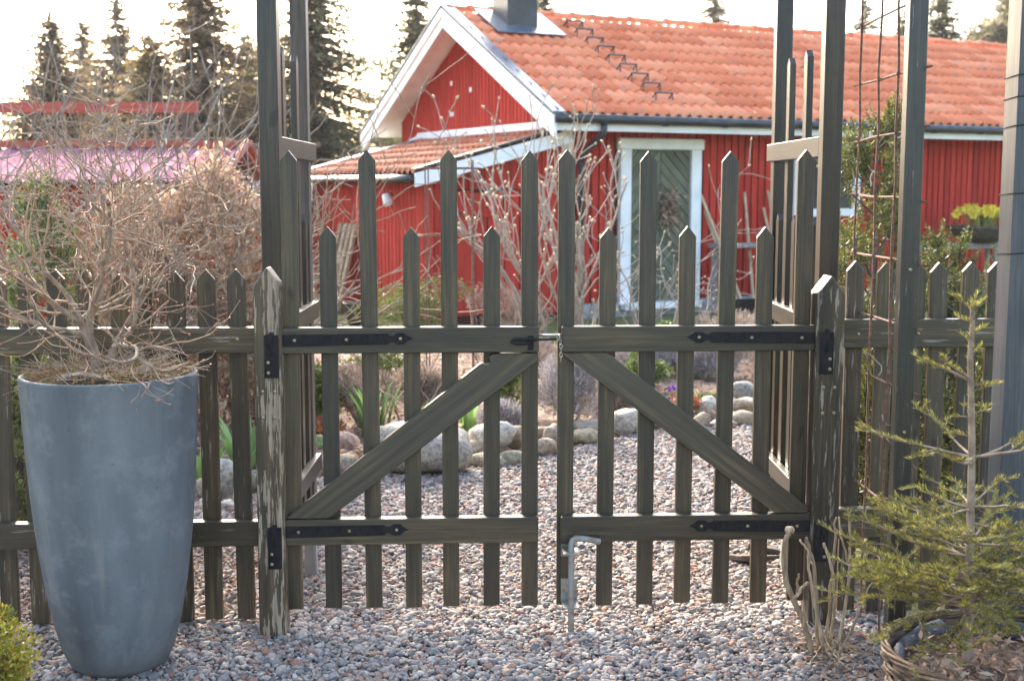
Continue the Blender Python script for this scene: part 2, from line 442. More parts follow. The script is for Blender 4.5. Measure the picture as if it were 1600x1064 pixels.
def stone_material(name, a, b, c):
    a, b, c = [(q[0] * .97, q[1] * .9, q[2] * .78) for q in (a, b, c)]
    m, nt, bs = new_mat(name)
    v = coords(nt, (1, 1, 1))
    f = noise(nt, v, 5, 6, .65); f2 = noise(nt, v, 46, 5, .7)
    r = ramp(nt, [(.3, a), (.5, b), (.7, c)]); nt.links.new(f, r.inputs[0])
    r2 = ramp(nt, [(.38, (.52, .50, .47)), (.5, (.9, .9, .88)), (.64, (1.2, 1.2, 1.2))]); nt.links.new(f2, r2.inputs[0])
    col = mix(nt, 1.0, r.outputs[0], r2.outputs[0], 'MULTIPLY')
    nt.links.new(col, bs.inputs['Base Color']); bs.inputs['Roughness'].default_value = .85
    bump(nt, bs, f2, .7, .01)
    return m
ST = {
 'p': stone_material('pink_granite', (.27, .17, .13), (.40, .27, .22), (.48, .35, .29)),
 'g': stone_material('mossy_stone', (.14, .2, .07), (.24, .32, .13), (.33, .38, .22)),
 'y': stone_material('ochre_stone', (.33, .27, .17), (.45, .40, .29), (.55, .5, .4)),
 'w': stone_material('rosy_white_stone', (.36, .31, .28), (.5, .45, .41), (.6, .56, .52)),
 't': stone_material('tan_stone', (.27, .21, .155), (.38, .32, .25), (.46, .41, .34)),
 'G': stone_material('grey_granite', (.24, .24, .22), (.35, .34, .32), (.46, .45, .42)),
 'W': stone_material('white_stone', (.40, .39, .36), (.55, .54, .51), (.66, .65, .62)),
 'b': stone_material('brown_stone', (.2, .13, .09), (.31, .235, .175), (.4, .33, .26)),
 'q': stone_material('lichen_stone', (.2, .2, .14), (.3, .295, .225), (.38, .37, .3)),
 's': stone_material('sandy_stone', (.22, .2, .17), (.35, .31, .26), (.46, .41, .35)),
}

def pebble_material():
    m, nt, bs = new_mat('pebble')
    oi = N(nt, 'ShaderNodeObjectInfo')
    r = ramp(nt, [(0, (.12, .12, .125)), (.10, (.19, .19, .195)), (.28, (.27, .26, .25)), (.45, (.34, .315, .29)), (.58, (.40, .365, .33)), (.68, (.33, .25, .20)),
                  (.76, (.38, .25, .19)), (.82, (.27, .135, .095)), (.86, (.22, .225, .24)), (.93, (.44, .41, .37)), (.985, (.52, .49, .45))])
    nt.links.new(oi.outputs['Random'], r.inputs[0])
    f = noise(nt, coords(nt, (1, 1, 1)), 1.6, 4)
    r2 = ramp(nt, [(.3, (.75, .75, .75)), (.7, (1.2, 1.2, 1.2))]); nt.links.new(f, r2.inputs[0])
    c = mix(nt, 1.0, r.outputs[0], r2.outputs[0], 'MULTIPLY')
    c = mix(nt, 1.0, c, (.93, .86, .79), 'MULTIPLY')
    nt.links.new(c, bs.inputs['Base Color']); bs.inputs['Roughness'].default_value = .8; bs.inputs['Specular IOR Level'].default_value = .3
    return m
M['pebble'] = pebble_material()
M['gravel_base'] = simple('gravel_bed', (.06, .055, .05), (.2, .18, .16), 60, .9, .8, .01, rnd=False)

def ground_material():
    m, nt, bs = new_mat('spring_lawn')
    v = coords(nt, (1, 1, 1), False)
    f = noise(nt, v, 1.3, 6, .65); f2 = noise(nt, v, 30, 3)
    r = ramp(nt, [(.3, (.10, .085, .035)), (.5, (.13, .14, .035)), (.7, (.20, .19, .06))]); nt.links.new(f, r.inputs[0])
    r2 = ramp(nt, [(.3, (.6, .6, .6)), (.7, (1.2, 1.2, 1.2))]); nt.links.new(f2, r2.inputs[0])
    nt.links.new(mix(nt, 1.0, r.outputs[0], r2.outputs[0], 'MULTIPLY'), bs.inputs['Base Color'])
    bs.inputs['Roughness'].default_value = .95
    bump(nt, bs, f2, .6, .03)
    return m

# ================================================================== SETTING
def sheet(name, pts, z, mat):
    me = bpy.data.meshes.new(name)
    me.from_pydata([(x, y, z) for x, y in pts], [], [list(range(len(pts)))]); me.materials.append(mat)
    return tag(inst(name, me), kind='structure')

sheet('ground', [(-300, -60), (300, -60), (300, 500), (-300, 500)], -.03, ground_material())

# edge of the flower bed behind the gate (the row of stones)
EDGE = np.array([(-2.6, 5.9), (-1.6, 6.15), (-1.28, 6.35), (-1.0, 6.75), (-.69, 6.85), (-.21, 7.05), (.22, 7.4), (.5, 7.7), (.8, 7.95), (1.1, 8.25), (1.6, 8.4), (2.0, 8.8), (3.2, 10.2)])
def edge_y(x): return np.interp(x, EDGE[:, 0], EDGE[:, 1])

sheet('gravel_path', [(-4, 1.0), (3.4, 1.0), (3.4, 4.55), (1.36, 4.55), (1.36, 7.0), (3.2, 9.9)] + [tuple(p) for p in EDGE[::-1]] + [(-4, 5.6)], -.012, M['gravel_base'])

def bed_mesh():
    xs = np.linspace(-6, 3.0, 91); n = 60
    V = []
    for x in xs:
        y0 = edge_y(x) + .06
        for k in range(n):
            y = y0 + (12.8 - y0) * (k / (n - 1)) ** 1.4
            z = .07 * min(1, (y - y0) / .25) + .03 * math.sin(x * 3.1 + y * 1.7) * min(1, (y - y0) / .4) + rng.normal() * .006 - .02
            if k == n - 1: z = -.05
            V.append((x, y, z))
    i = np.arange(len(xs) - 1)[:, None]; k = np.arange(n - 1)[None]
    F = np.stack([i * n + k, (i + 1) * n + k, (i + 1) * n + k + 1, i * n + k + 1], -1).reshape(-1, 4)
    return mesh_np('flower_bed', V, F, M['soil'], True)
tag(inst('flower_bed', bed_mesh()), kind='structure')
def bed_z(x, y): return .05

# ---- pebbles: scattered instances on the gravel path
def gravel():
    P = []
    def field(x0, x1, y0, y1, s):
        xs = np.arange(x0, x1, s); ys = np.arange(y0, y1, s * .87)
        X, Y = np.meshgrid(xs, ys); X = X + (np.arange(len(ys)) % 2)[:, None] * s * .5
        X = X + rng.uniform(-.42, .42, X.shape) * s; Y = Y + rng.uniform(-.42, .42, Y.shape) * s
        p = np.stack([X.ravel(), Y.ravel()], -1)
        return p
    a = np.vstack([field(-2.9, 2.7, 2.7, 3.45, .017), field(-2.9, 2.7, 3.45, 5.3, .0145)])
    b = field(-2.4, 3.2, 5.3, 9.6, .0175)
    pts = np.vstack([a, b])
    ok = pts[:, 1] < edge_y(pts[:, 0]) - .01
    litter = (pts[:, 0] < -1.0) & (pts[:, 1] > 4.42) & (pts[:, 1] < 5.5)
    ok &= ~(litter & (rng.random(len(pts)) < .55))
    ok &= ~((pts[:, 0] > 1.34 + .04 * np.sin(pts[:, 1] * 9)) & (pts[:, 1] > 4.5) & (pts[:, 1] < 7.0 + (pts[:, 0] - 1.36) * 1.5))
    ok &= np.abs(pts[:, 0]) < .5 * pts[:, 1] + .35
    pts = pts[ok]
    big = pts[:, 1] > 5.3
    sc = np.clip(rng.lognormal(math.log(.0076), .36, len(pts)), .0045, .019) * np.where(big, 1.16, 1.0)
    z = rng.uniform(-.006, .007, len(pts))
    me = bpy.data.meshes.new('gravel')
    me.vertices.add(len(pts))
    me.vertices.foreach_set('co', np.column_stack([pts, z]).astype(np.float32).ravel())
    at = me.attributes.new('psize', 'FLOAT_VECTOR', 'POINT')
    sv = np.column_stack([sc * rng.uniform(.95, 1.45, len(sc)), sc * rng.uniform(.8, 1.05, len(sc)), sc * rng.uniform(.5, .85, len(sc))])
    at.data.foreach_set('vector', sv.astype(np.float32).ravel())
    ar = me.attributes.new('prot', 'FLOAT_VECTOR', 'POINT')
    rv = np.column_stack([rng.normal(0, .35, len(sc)), rng.normal(0, .35, len(sc)), rng.uniform(0, 6.28, len(sc))])
    ar.data.foreach_set('vector', rv.astype(np.float32).ravel())
    o = inst('gravel', me)
    tag(o, 'multicoloured rounded grey and pinkish pebbles covering the path', 'gravel', kind='stuff')
    ng = bpy.data.node_groups.new('gravel_nodes', 'GeometryNodeTree')
    ng.interface.new_socket('Geometry', in_out='INPUT', socket_type='NodeSocketGeometry')
    ng.interface.new_socket('Geometry', in_out='OUTPUT', socket_type='NodeSocketGeometry')
    gi = ng.nodes.new('NodeGroupInput'); go = ng.nodes.new('NodeGroupOutput')
    ico = ng.nodes.new('GeometryNodeMeshIcoSphere'); ico.inputs['Radius'].default_value = 1; ico.inputs['Subdivisions'].default_value = 3
    nz = ng.nodes.new('ShaderNodeTexNoise'); nz.inputs['Scale'].default_value = .9; nz.inputs['Detail'].default_value = 1
    sub = ng.nodes.new('ShaderNodeVectorMath'); sub.operation = 'SUBTRACT'; sub.inputs[1].default_value = (.5, .5, .5)
    scl = ng.nodes.new('ShaderNodeVectorMath'); scl.operation = 'SCALE'; scl.inputs['Scale'].default_value = .9
    sp = ng.nodes.new('GeometryNodeSetPosition')
    ss = ng.nodes.new('GeometryNodeSetShadeSmooth')
    sm = ng.nodes.new('GeometryNodeSetMaterial'); sm.inputs['Material'].default_value = M['pebble']
    ip = ng.nodes.new('GeometryNodeInstanceOnPoints')
    na = ng.nodes.new('GeometryNodeInputNamedAttribute'); na.data_type = 'FLOAT_VECTOR'; na.inputs['Name'].default_value = 'psize'
    nr = ng.nodes.new('GeometryNodeInputNamedAttribute'); nr.data_type = 'FLOAT_VECTOR'; nr.inputs['Name'].default_value = 'prot'
    L = ng.links.new
    L(nz.outputs['Color'], sub.inputs[0]); L(sub.outputs[0], scl.inputs[0])
    L(ico.outputs['Mesh'], sp.inputs['Geometry']); L(scl.outputs[0], sp.inputs['Offset'])
    L(sp.outputs[0], ss.inputs[0]); L(ss.outputs[0], sm.inputs[0])
    L(gi.outputs[0], ip.inputs['Points']); L(sm.outputs[0], ip.inputs['Instance'])
    L(na.outputs[0], ip.inputs['Scale']); L(nr.outputs[0], ip.inputs['Rotation'])
    L(ip.outputs[0], go.inputs[0])
    md = o.modifiers.new('pebbles', 'NODES'); md.node_group = ng
gravel()

# ================================================================== HOUSE
HA = R(27.2)
house = empty('red_house', (.608, 15.21, 0), HA)
tag(house, 'long red wooden house with orange tiled roof and white trim', 'house')
HL, HD = 10.0, 5.0           # length of the long side, depth
EY, EZ, RY, RZ = -.5, 2.35, 2.5, 3.86
PITCH = math.atan2(RZ - EZ, RY - EY)

wall = inst('wall', prism_mesh('house_wall', [(.03, -.02), (HL - .03, -.02), (HL - .03, 2.5), (.03, 2.5)], .034, HD - .03, M['red_dark'], 0), house)
# long side boards
def board_run(parent, x0, x1, y, z0, z1, pitch, w, skip=()):
    x = x0
    while x < x1 - .01:
        cx = x + pitch / 2
        segs = [(z0, z1)]
        for (a, b, c, d) in skip:
            if a < cx < b:
                segs = [(s, min(e, c)) for s, e in segs if s < c] + [(max(s, d), e) for s, e in segs if e > d]
        for s, e in segs:
            if e - s > .05:
                box('board', parent, cx - w / 2, cx + w / 2, y - .022, y + .004, s, e, M['red_board'], .003)
        x += pitch
board_run(wall, .06, HL, .03, .16, 2.33, .108, .085, skip=((.74, 1.98, 0, 2.1), (3.42, 4.56, 1.17, 2.08)))
box('foundation', house, .0, HL, -.012, .02, -.03, .15, M['concrete'])
# gable boards above the lean-to
gy = 0.0
gable = inst('gable_wall', mesh_np('gable_wall', [(.032, .03, 0), (.032, HD - .03, 0), (.032, HD - .03, 2.5), (.032, RY, 3.70), (.032, .03, 2.5)], [[0, 1, 2, 3, 4]], M['red_dark']), house)
while gy < HD - .01:
    a, b = gy + .004, gy + .082
    t = lambda y: EZ + (min(y, 2 * RY - y) - EY) * math.tan(PITCH) - .10
    z0 = .1 if gy > 3.9 else 2.0
    me = bpy.data.meshes.new('gable_board')
    vs = [(-.0, a, z0), (-.0, b, z0), (-.0, b, t(b)), (-.0, a, t(a)), (.026, a, z0), (.026, b, z0), (.026, b, t(b)), (.026, a, t(a))]
    me.from_pydata(vs, [], [(0, 3, 2, 1), (4, 5, 6, 7), (0, 4, 7, 3), (1, 2, 6, 5), (3, 7, 6, 2), (0, 1, 5, 4)])
    me.materials.append(M['red_board'])
    inst('board', me, gable)
    gy += .1
for (vy, vz, w) in ((3.17, 2.965, .045), (2.553, 2.84, .05), (3.19, 2.545, .035), (3.12, 2.545, .035)):
    box('vent', gable, -.012, -.0025, vy - w, vy + w * .3, vz - .03, vz + .03, M['white'], .003)
# corner board and downpipe
box('corner_board', house, -.03, .10, -.012, .005, .1, 2.3, M['white'])

# ---- roof
def tile_mesh(name, w, l, mat, thick=.040):
    n = 13
    xs = np.linspace(0, w, n)
    zz = .024 * np.cos((xs / w) * 4 * math.pi + .6) 
    V = []
    for yy, dz in ((0, thick), (l * 1.06, .0)):
        V += [(x, yy, z + dz) for x, z in zip(xs, zz)]
    V += [(x, -.002, z + thick - .03) for x, z in zip(xs, zz)]
    F = [(i, i + 1, n + i + 1, n + i) for i in range(n - 1)] + [(2 * n + i, 2 * n + i + 1, i + 1, i) for i in range(n - 1)]
    return mesh_np(name, V, F, mat, False)

def tiled(root, x0, x1, slope_len, tw, tl, mat, limit, origin, pitch, rz, flat=False):
    """lays tiles on a slope: local x along the eave, local y up the slope. The first `limit` tiles are objects, the rest one mesh."""
    me = tile_mesh('roof_tile', tw, tl, mat)
    rest = []
    base = Matrix.Translation(origin) @ Matrix.Rotation(rz, 4, 'Z') @ Matrix.Rotation(pitch, 4, 'X')
    n = 0
    rows = int(slope_len / tl + .5); cols = int((x1 - x0) / tw + .5)
    for c in range(cols):
        for r_ in range(rows):
            jit = rng.normal(size=3) * .0022
            m = base @ Matrix.Translation((x0 + c * tw + jit[0], r_ * tl + jit[1], jit[2] * .6 + .02))
            if n < limit:
                o = bpy.data.objects.new('roof_tile', me); link(o, root); o.matrix_local = m
            else:
                rest.append(m)
            n += 1
    if rest:
        v0 = np.array([v.co for v in me.vertices]); f0 = np.array([p.vertices[:] for p in me.polygons])
        V = []; F = []
        for k, m in enumerate(rest):
            A = np.array(m); V.append(v0 @ A[:3, :3].T + A[:3, 3]); F.append(f0 + k * len(v0))
        o = inst('roof_tile_field', mesh_np('roof_tile_field', np.vstack(V), np.vstack(F), mat), root)
        tag(o, kind='stuff')

RX0, RX1 = -.40, 10.25
SL = math.hypot(RY - EY, RZ - EZ)
roof = inst('roof', prism_mesh('roof_deck', [(EY + .03, EZ - .05), (RY, RZ - .06), (2 * RY - EY - .03, EZ - .05), (2 * RY - EY - .03, EZ - .01), (RY, RZ - .02), (EY + .03, EZ - .01)], RX0 + .02, RX1 - .02, M['white'], 0), house)
roof.rotation_euler = (0, 0, R(90)); roof.scale = (1, -1, 1)
# child matrices are given in house space, so undo the roof's own turn
roof_frame = empty('roof_covering', (0, 0, 0), 0, house)
tiled(roof_frame, RX0 + .03, RX1, SL, .30, .36, M['tile'], 300, (0, EY, EZ), PITCH, 0)
tiled(roof_frame, -RX1, -RX0 - .03, SL, .30, .36, M['tile'], 0, (0, 2 * RY - EY, EZ), PITCH, math.pi)
# ridge tiles
def ridge_mesh():
    n = 9; V = []
    for x, r_ in ((0, .105), (.06, .112), (.062, .098), (.34, .088)):
        for k in range(n):
            a = math.pi * (.02 + .96 * k / (n - 1)); V.append((x, r_ * math.cos(a), r_ * math.sin(a) * .8))
    F = [(i * n + k, i * n + k + 1, (i + 1) * n + k + 1, (i + 1) * n + k) for i in range(3) for k in range(n - 1)]
    return mesh_np('ridge_tile', V, F, M['tile'], True)
rm = ridge_mesh()
for k in range(34):
    inst('ridge_tile', rm, roof_frame, (RX0 + .02 + k * .313, RY, RZ + .0 + rng.normal() * .004), (0, rng.normal() * .01, rng.normal() * .012))
# barge boards, soffits, gutter
def sloped(name, parent, ya, za, yb, zb, x0, x1, h, mat, drop=0.0):
    """a board whose length runs from (ya,za) to (yb,zb) in the gable plane; plumb cut ends"""
    me = bpy.data.meshes.new(name)
    vs = []
    for x in (x0, x1):
        vs += [(x, ya, za - drop - h), (x, yb, zb - drop - h), (x, yb, zb - drop), (x, ya, za - drop)]
    me.from_pydata(vs, [], [(0, 1, 2, 3), (7, 6, 5, 4), (0, 4, 5, 1), (1, 5, 6, 2), (2, 6, 7, 3), (3, 7, 4, 0)])
    me.materials.append(mat)
    return inst(name, me, parent)
tz = lambda y: EZ + (y - EY) * math.tan(PITCH)
for xg, sgn in ((RX0, -1), (RX1, 1)):
    xa, xb = sorted((xg, xg + sgn * .03)); xc, xd = sorted((xg + sgn * .0302, xg + sgn * .052))
    sloped('barge_board', house, EY - .05, tz(EY - .05), RY, RZ, xa, xb, .25, M['white'], -.02)
    sloped('barge_board', house, RY + .001, RZ, 2 * RY - EY + .05, tz(EY - .05), xa, xb, .25, M['white'], -.02)
    sloped('barge_trim', house, EY - .06, tz(EY - .06), RY, RZ, xc, xd, .11, M['white'], -.02)
    sloped('barge_trim', house, RY + .001, RZ, 2 * RY - EY + .06, tz(EY - .06), xc, xd, .11, M['white'], -.02)
    xe, xf = sorted((xg + sgn * .058, xg - sgn * .10))
    sloped('verge_flashing', house, EY - .07, tz(EY - .07), RY, RZ, xe, xf, .018, M['flashing'], -.075)
    sloped('verge_flashing', house, RY + .001, RZ, 2 * RY - EY + .07, tz(EY - .07), xe, xf, .018, M['flashing'], -.075)
# boxed eave seen at the far side of the gable
box('eave_box', house, RX0 + .03, .0, HD + .02, HD + .45, 2.06, 2.14, M['white'])
box('fascia', house, RX0 + .03, RX1 - .03, EY + .005, EY + .028, EZ - .17, EZ - .02, M['white'])
box('soffit', house, RX0 + .03, RX1 - .03, EY + .03, .0, EZ - .13, EZ - .11, M['white'])
gut = [(RX0 - .02, EY - .055, EZ - .035), (RX1 + .02, EY - .055, EZ - .045)]
inst('gutter', tube('gutter', np.linspace(gut[0], gut[1], 12), .055, M['black_sheet'], 12), house)
for k in range(12):
    box('gutter_bracket', house, .2 + k * .85, .225 + k * .85, EY - .118, EY + .0, EZ - .1, EZ - .083, M['black_sheet'])
inst('downpipe', tube('downpipe', [(.22, EY - .05, EZ - .09), (.22, EY - .04, EZ - .2), (.20, -.10, EZ - .42), (.2, -.07, EZ - .55), (.2, -.07, .15)], .04, M['black_sheet'], 10), house)
# eaves drip strip below the lowest tiles
box('eaves_flashing', house, RX0, RX1, EY - .05, EY + .02, EZ + .002, EZ + .012, M['flashing'])

# chimney
chim = inst('chimney', prism_mesh('chimney', [(-.22, 0), (.22, 0), (.22, 1.3), (-.22, 1.3)], -.22, .22, M['black_sheet'], .006), house, (.42, 2.06, 3.45))
ap = inst('chimney_apron', prism_mesh('chimney_apron', [(-.5, -.42), (.5, -.42), (.5, .4), (-.5, .4)], -.008, .008, M['flashing'], .003), house, (.46, 2.0, 3.45 + .245), (R(90) + PITCH, 0, 0))
ap.rotation_euler = (PITCH - R(90), 0, 0)
inst('chimney_cap', box_mesh(-.27, .27, -.27, .27, -.03, .03, M['black_sheet']), house, (.42, 2.06, 4.78))
# roof ladder of bent iron steps
for k in range(9):
    t = .06 + k * .103
    y = RY - .42 - t * 2.62 + .15; z = tz(y)
    x = 1.28 + .0 * k
    st = [(x - .12, y, z + .03), (x - .12, y - .10, z + .11), (x + .12, y - .10, z + .11), (x + .12, y, z + .03)]
    inst('roof_step', segs_mesh('roof_step', [(*st[i], *st[i + 1], .011, .011) for i in range(3)] + [(x - .12, y - .10, z + .11, x - .12, y - .1, z + .0, .009, .009), (x + .12, y - .10, z + .11, x + .12, y - .1, z + .0, .009, .009)], M['black_sheet'], 4), house)

# ---- door
door = empty('door', (1.36, 0, 0), 0, house)
for s in (-1, 1):
    box('door_frame', door, s * .515 - .075, s * .515 + .075, -.045, .03, .12, 2.0, M['white'], .004)
box('door_frame', door, -.62, .62, -.06, .03, 1.995, 2.13, M['white'], .012)
box('threshold', door, -.56, .56, -.14, .02, .06, .135, M['white'], .006)
leaf = inst('door_leaf', box_mesh(-.44, .44, -.01, .01, -.93, .93, M['door_green']), door, (0, .02, 1.065))
def clip_poly(poly, a, b, c):
    out = []
    for i in range(len(poly)):
        p, q = poly[i], poly[(i + 1) % len(poly)]
        dp, dq = a * p[0] + b * p[1] - c, a * q[0] + b * q[1] - c
        if dp <= 0: out.append(p)
        if (dp < 0 < dq) or (dq < 0 < dp):
            t = dp / (dp - dq); out.append((p[0] + (q[0] - p[0]) * t, p[1] + (q[1] - p[1]) * t))
    return out
for s in (-1, 1):
    for k in range(-14, 30):
        c0 = k * .098
        poly = [(0.003 if s > 0 else -.435, -.92), (.435 if s > 0 else -.003, -.92), (.435 if s > 0 else -.003, .92), (.003 if s > 0 else -.435, .92)]
        a, b = s * .707, .707
        poly = clip_poly(poly, a, b, c0 + .090 - .5); poly = clip_poly(poly, -a, -b, -(c0) + .5)
        if len(poly) >= 3:
            xs = [p[0] for p in poly]
            if max(xs) - min(xs) < .02: continue
            inst('door_plank', prism_mesh('door_plank', poly, -.016, .002, M['door_green'], .003), leaf, (0, -.014, 0))
inst('door_handle', tube('door_handle', [(-.36, -.07, -.03), (-.36, -.075, -.03), (-.25, -.075, -.03)], .01, M['zinc'], 6), leaf)

# ---- window
win = empty('window', (3.99, 0, 1.62), 0, house)
for s in (-1, 1): box('window_frame', win, s * .5 - .06, s * .5 + .06, -.03, .03, -.36, .4, M['white'], .004)
box('window_frame', win, -.57, .57, -.034, .03, .40, .52, M['white'], .004)
box('window_sill', win, -.58, .58, -.06, .03, -.46, -.36, M['white'], .004)
box('pane', win, -.44, -.012, .005, .012, -.36, .4, M['glass']); box('pane', win, .012, .44, .005, .012, -.36, .4, M['glass'])
box('glazing_bar', win, -.0118, .0118, -.01, .02, -.36, .4, M['white'])

# ================================================================== LEAN-TO SHED
shed = empty('lean_to_shed', (.608, 15.21, 0), HA)
tag(shed, 'red lean-to shed with low tiled roof built against the house gable', 'shed')
LX, LY0, LY1 = -1.80, -.0, 3.85
swall = inst('wall', prism_mesh('shed_wall', [(LX + .03, 0), (-.04, 0), (-.04, 2.12), (LX + .03, 1.60)], LY0 + .03, LY1, M['red_dark'], 0), shed)
y = LY0
k = 0
while y < LY1 - .01:
    box('board', swall, LX - .0, LX + .026, y + .004, y + .100, .06, 1.60, M['red_board'], .003); y += .118; k += 1
x = LX + .03
while x < -.06:
    zt = 1.62 + (x - LX) * .27
    w = .096
    if not (-1.62 < x < -.45 and True):
        box('board', swall, x, x + w, LY0 - .0, LY0 + .026, .06, zt, M['red_board'], .003)
    else:
        box('board', swall, x, x + w, LY0 + .003, LY0 + .026, 1.52, zt, M['red_board'], .003)
    x += .106
sdoor = empty('shed_door', (-1.02, -.002, 0), 0, shed)
for k, (w, dz) in enumerate(((.19, 0), (.21, .01), (.18, -.01), (.2, 0), (.2, .012), (.15, 0))):
    x0 = -.585 + [0, .2, .42, .61, .82, 1.03][k]
    box('door_plank', sdoor, x0, x0 + w - .012, -.012, .012, .08, 1.49 + dz, M['red_board'], .004)
box('door_cleat', sdoor, -.57, .57, -.035, -.013, 1.2, 1.3, M['red_board'], .004)
box('hinge', sdoor, -.58, -.3, -.044, -.036, 1.235, 1.26, M['black_iron'])
SP = math.atan2(2.2 - 1.68, 2.0)
sroof = empty('shed_roof', (0, 0, 0), 0, shed)
SLL = math.hypot(2.0, .52)
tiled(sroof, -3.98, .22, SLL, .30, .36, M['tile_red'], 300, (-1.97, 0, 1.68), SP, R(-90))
# deck under the tiles
me = bpy.data.meshes.new('roof_deck')
vs = [(-1.97, -.22, 1.64), (.0, -.22, 2.152), (.0, 3.98, 2.152), (-1.97, 3.98, 1.64), (-1.97, -.22, 1.66), (.0, -.22, 2.172), (.0, 3.98, 2.172), (-1.97, 3.98, 1.66)]
me.from_pydata(vs, [], [(0, 3, 2, 1), (4, 5, 6, 7), (0, 1, 5, 4), (1, 2, 6, 5), (2, 3, 7, 6), (3, 0, 4, 7)]); me.materials.append(M['red_dark'])
inst('roof_deck', me, shed)
def verge(name, y0, y1, dz, h, mat):
    me = bpy.data.meshes.new(name); vs = []
    for yy in (y0, y1):
        vs += [(-2.0, yy, 1.675 + dz - h), (-.03, yy, 2.187 + dz - h), (-.03, yy, 2.187 + dz), (-2.0, yy, 1.675 + dz)]
    me.from_pydata(vs, [], [(0, 1, 2, 3), (7, 6, 5, 4), (0, 4, 5, 1), (1, 5, 6, 2), (2, 6, 7, 3), (3, 7, 4, 0)]); me.materials.append(mat)
    inst(name, me, shed)
verge('barge_board', -.262, -.23, .02, .15, M['white'])
verge('verge_flashing', -.27, -.15, .075, .02, M['black_sheet'])
verge('verge_flashing', 3.9, 4.06, .075, .03, M['flashing'])
inst('gutter', tube('shed_gutter', np.linspace((-2.03, -.2, 1.635), (-2.03, 4.0, 1.645), 8), .045, M['black_sheet'], 10), shed)
# corrugated white strip where the roof meets the gable
yy = np.arange(-.22, 4.4, .03); V = []; F = []
for i, q in enumerate(yy):
    w = .012 * math.sin(q * 42)
    V += [(-.16, q, 2.185 + w + .03), (-.03, q, 2.245 + w * .5 + .03), (-.006, q, 2.33)]
for i in range(len(yy) - 1):
    for j in range(2): F.append((i * 3 + j, (i + 1) * 3 + j, (i + 1) * 3 + j + 1, i * 3 + j + 1))
inst('wall_flashing', mesh_np('wall_flashing', V, F, M['white'], True), shed)


# ================================================================== GATE
GA = R(2.7)
G0 = Vector((.1297, 4.3963, 0))
GU = Vector((math.cos(GA), math.sin(GA), 0))
def gpt(u, z=0.0, off=0.0):
    """a point of the gate plane: u along it, off towards the far side"""
    return G0 + GU * u + Vector((-math.sin(GA), math.cos(GA), 0)) * off + Vector((0, 0, z))

def picket_mesh(w, z0, z1, t, mat, point=.036, flat=0.0):
    h = w / 2
    return prism_mesh('picket', [(-h, z0), (h, z0), (h, z1 - point), (flat, z1), (-flat, z1), (-h, z1 - point)] if flat else [(-h, z0), (h, z0), (h, z1 - point), (0, z1), (-h, z1 - point)], 0, t, mat, .0016)

def screw_mesh():
    return lathe('screw', [(.0001, .004), (.003, .0042), (.0055, .003), (.006, .0), (.006, -.004)], M['screw'], 10)
SCREW = screw_mesh()

def strap_outline(L, sgn):
    w = .0205
    pts = [(0, -w), (L - .085, -w * .9), (L - .078, -w * .55), (L - .066, -w * .5), (L - .055, -w * .95), (L - .03, -w * .95), (L - .018, -w * .4), (L, 0)]
    up = [(x, -z) for x, z in pts[:-1]][::-1]
    o = pts + up
    return [(sgn * x, z) for x, z in o]

def gate_leaf(side, us, tall_first, label):
    s = -1 if side == 'l' else 1            # hinge side
    hinge = s * .925
    root = empty('gate_leaf', gpt(hinge), GA)
    tag(root, label, 'gate', 'leaves of the double gate')
    tall = picket_mesh(.057, .075, 1.672, .021, M['stain_z']); short = picket_mesh(.057, .075, 1.413, .021, M['stain_z'])
    for i, u in enumerate(us):
        o = inst('picket', tall if i % 2 == tall_first else short, root, (u - hinge + rng.normal() * .0015, .001, rng.normal() * .003), (0, rng.normal() * .0025, 0))
    end = s * .040
    x0, x1 = sorted((s * .922 - hinge, end - hinge))
    for z0, z1 in ((.986, 1.074), (.318, .408)):
        box('rail', root, x0, x1, -.044, 0, z0, z1, M['stain_x'], .003)
    # diagonal brace, foot at the hinge
    if s < 0:
        pl = [(-.916, .411), (-.765, .411), (-.043, .958), (-.043, .983), (-.195, .983)]
        nt_ = [(-.197, .981), (-.212, .968), (-.205, .952), (-.218, .944), (-.238, .949)]
        pl = pl[:4] + nt_
    else:
        pl = [(.912, .411), (.795, .411), (.047, .975), (.047, .983), (.197, .983), (.912, .432)]
    inst('brace', prism_mesh('brace', [(u - hinge, z) for u, z in pl], -.036, -.0015, M['brace_l'] if s < 0 else M['brace_r'], .0016), root)
    # strap hinges
    for z, L in ((1.031, .475), (.366, .455)):
        st = inst('strap_hinge', prism_mesh('strap_hinge', strap_outline(L, -s), -.004, 0, M['black_iron'], .0008), root, (s * .945 - hinge, -.0455, z), (0, s * .012, 0))
        for q in (.075, .25, L - .042):
            inst('screw', SCREW, st, (-s * q, -.0045, 0), (R(90), 0, 0))
        for q in np.linspace(.11, L - .1, 16):
            box('rib', st, -s * q - .003, -s * q + .003, -.0055, -.0042, -.017, .017, M['black_iron'], .0006)
        inst('hinge_eye', lathe('hinge_eye', [(.004, .024), (.011, .024), (.011, -.024), (.004, -.024)], M['black_iron'], 14), root, (s * .955 - hinge, -.056, z))
    return root, hinge

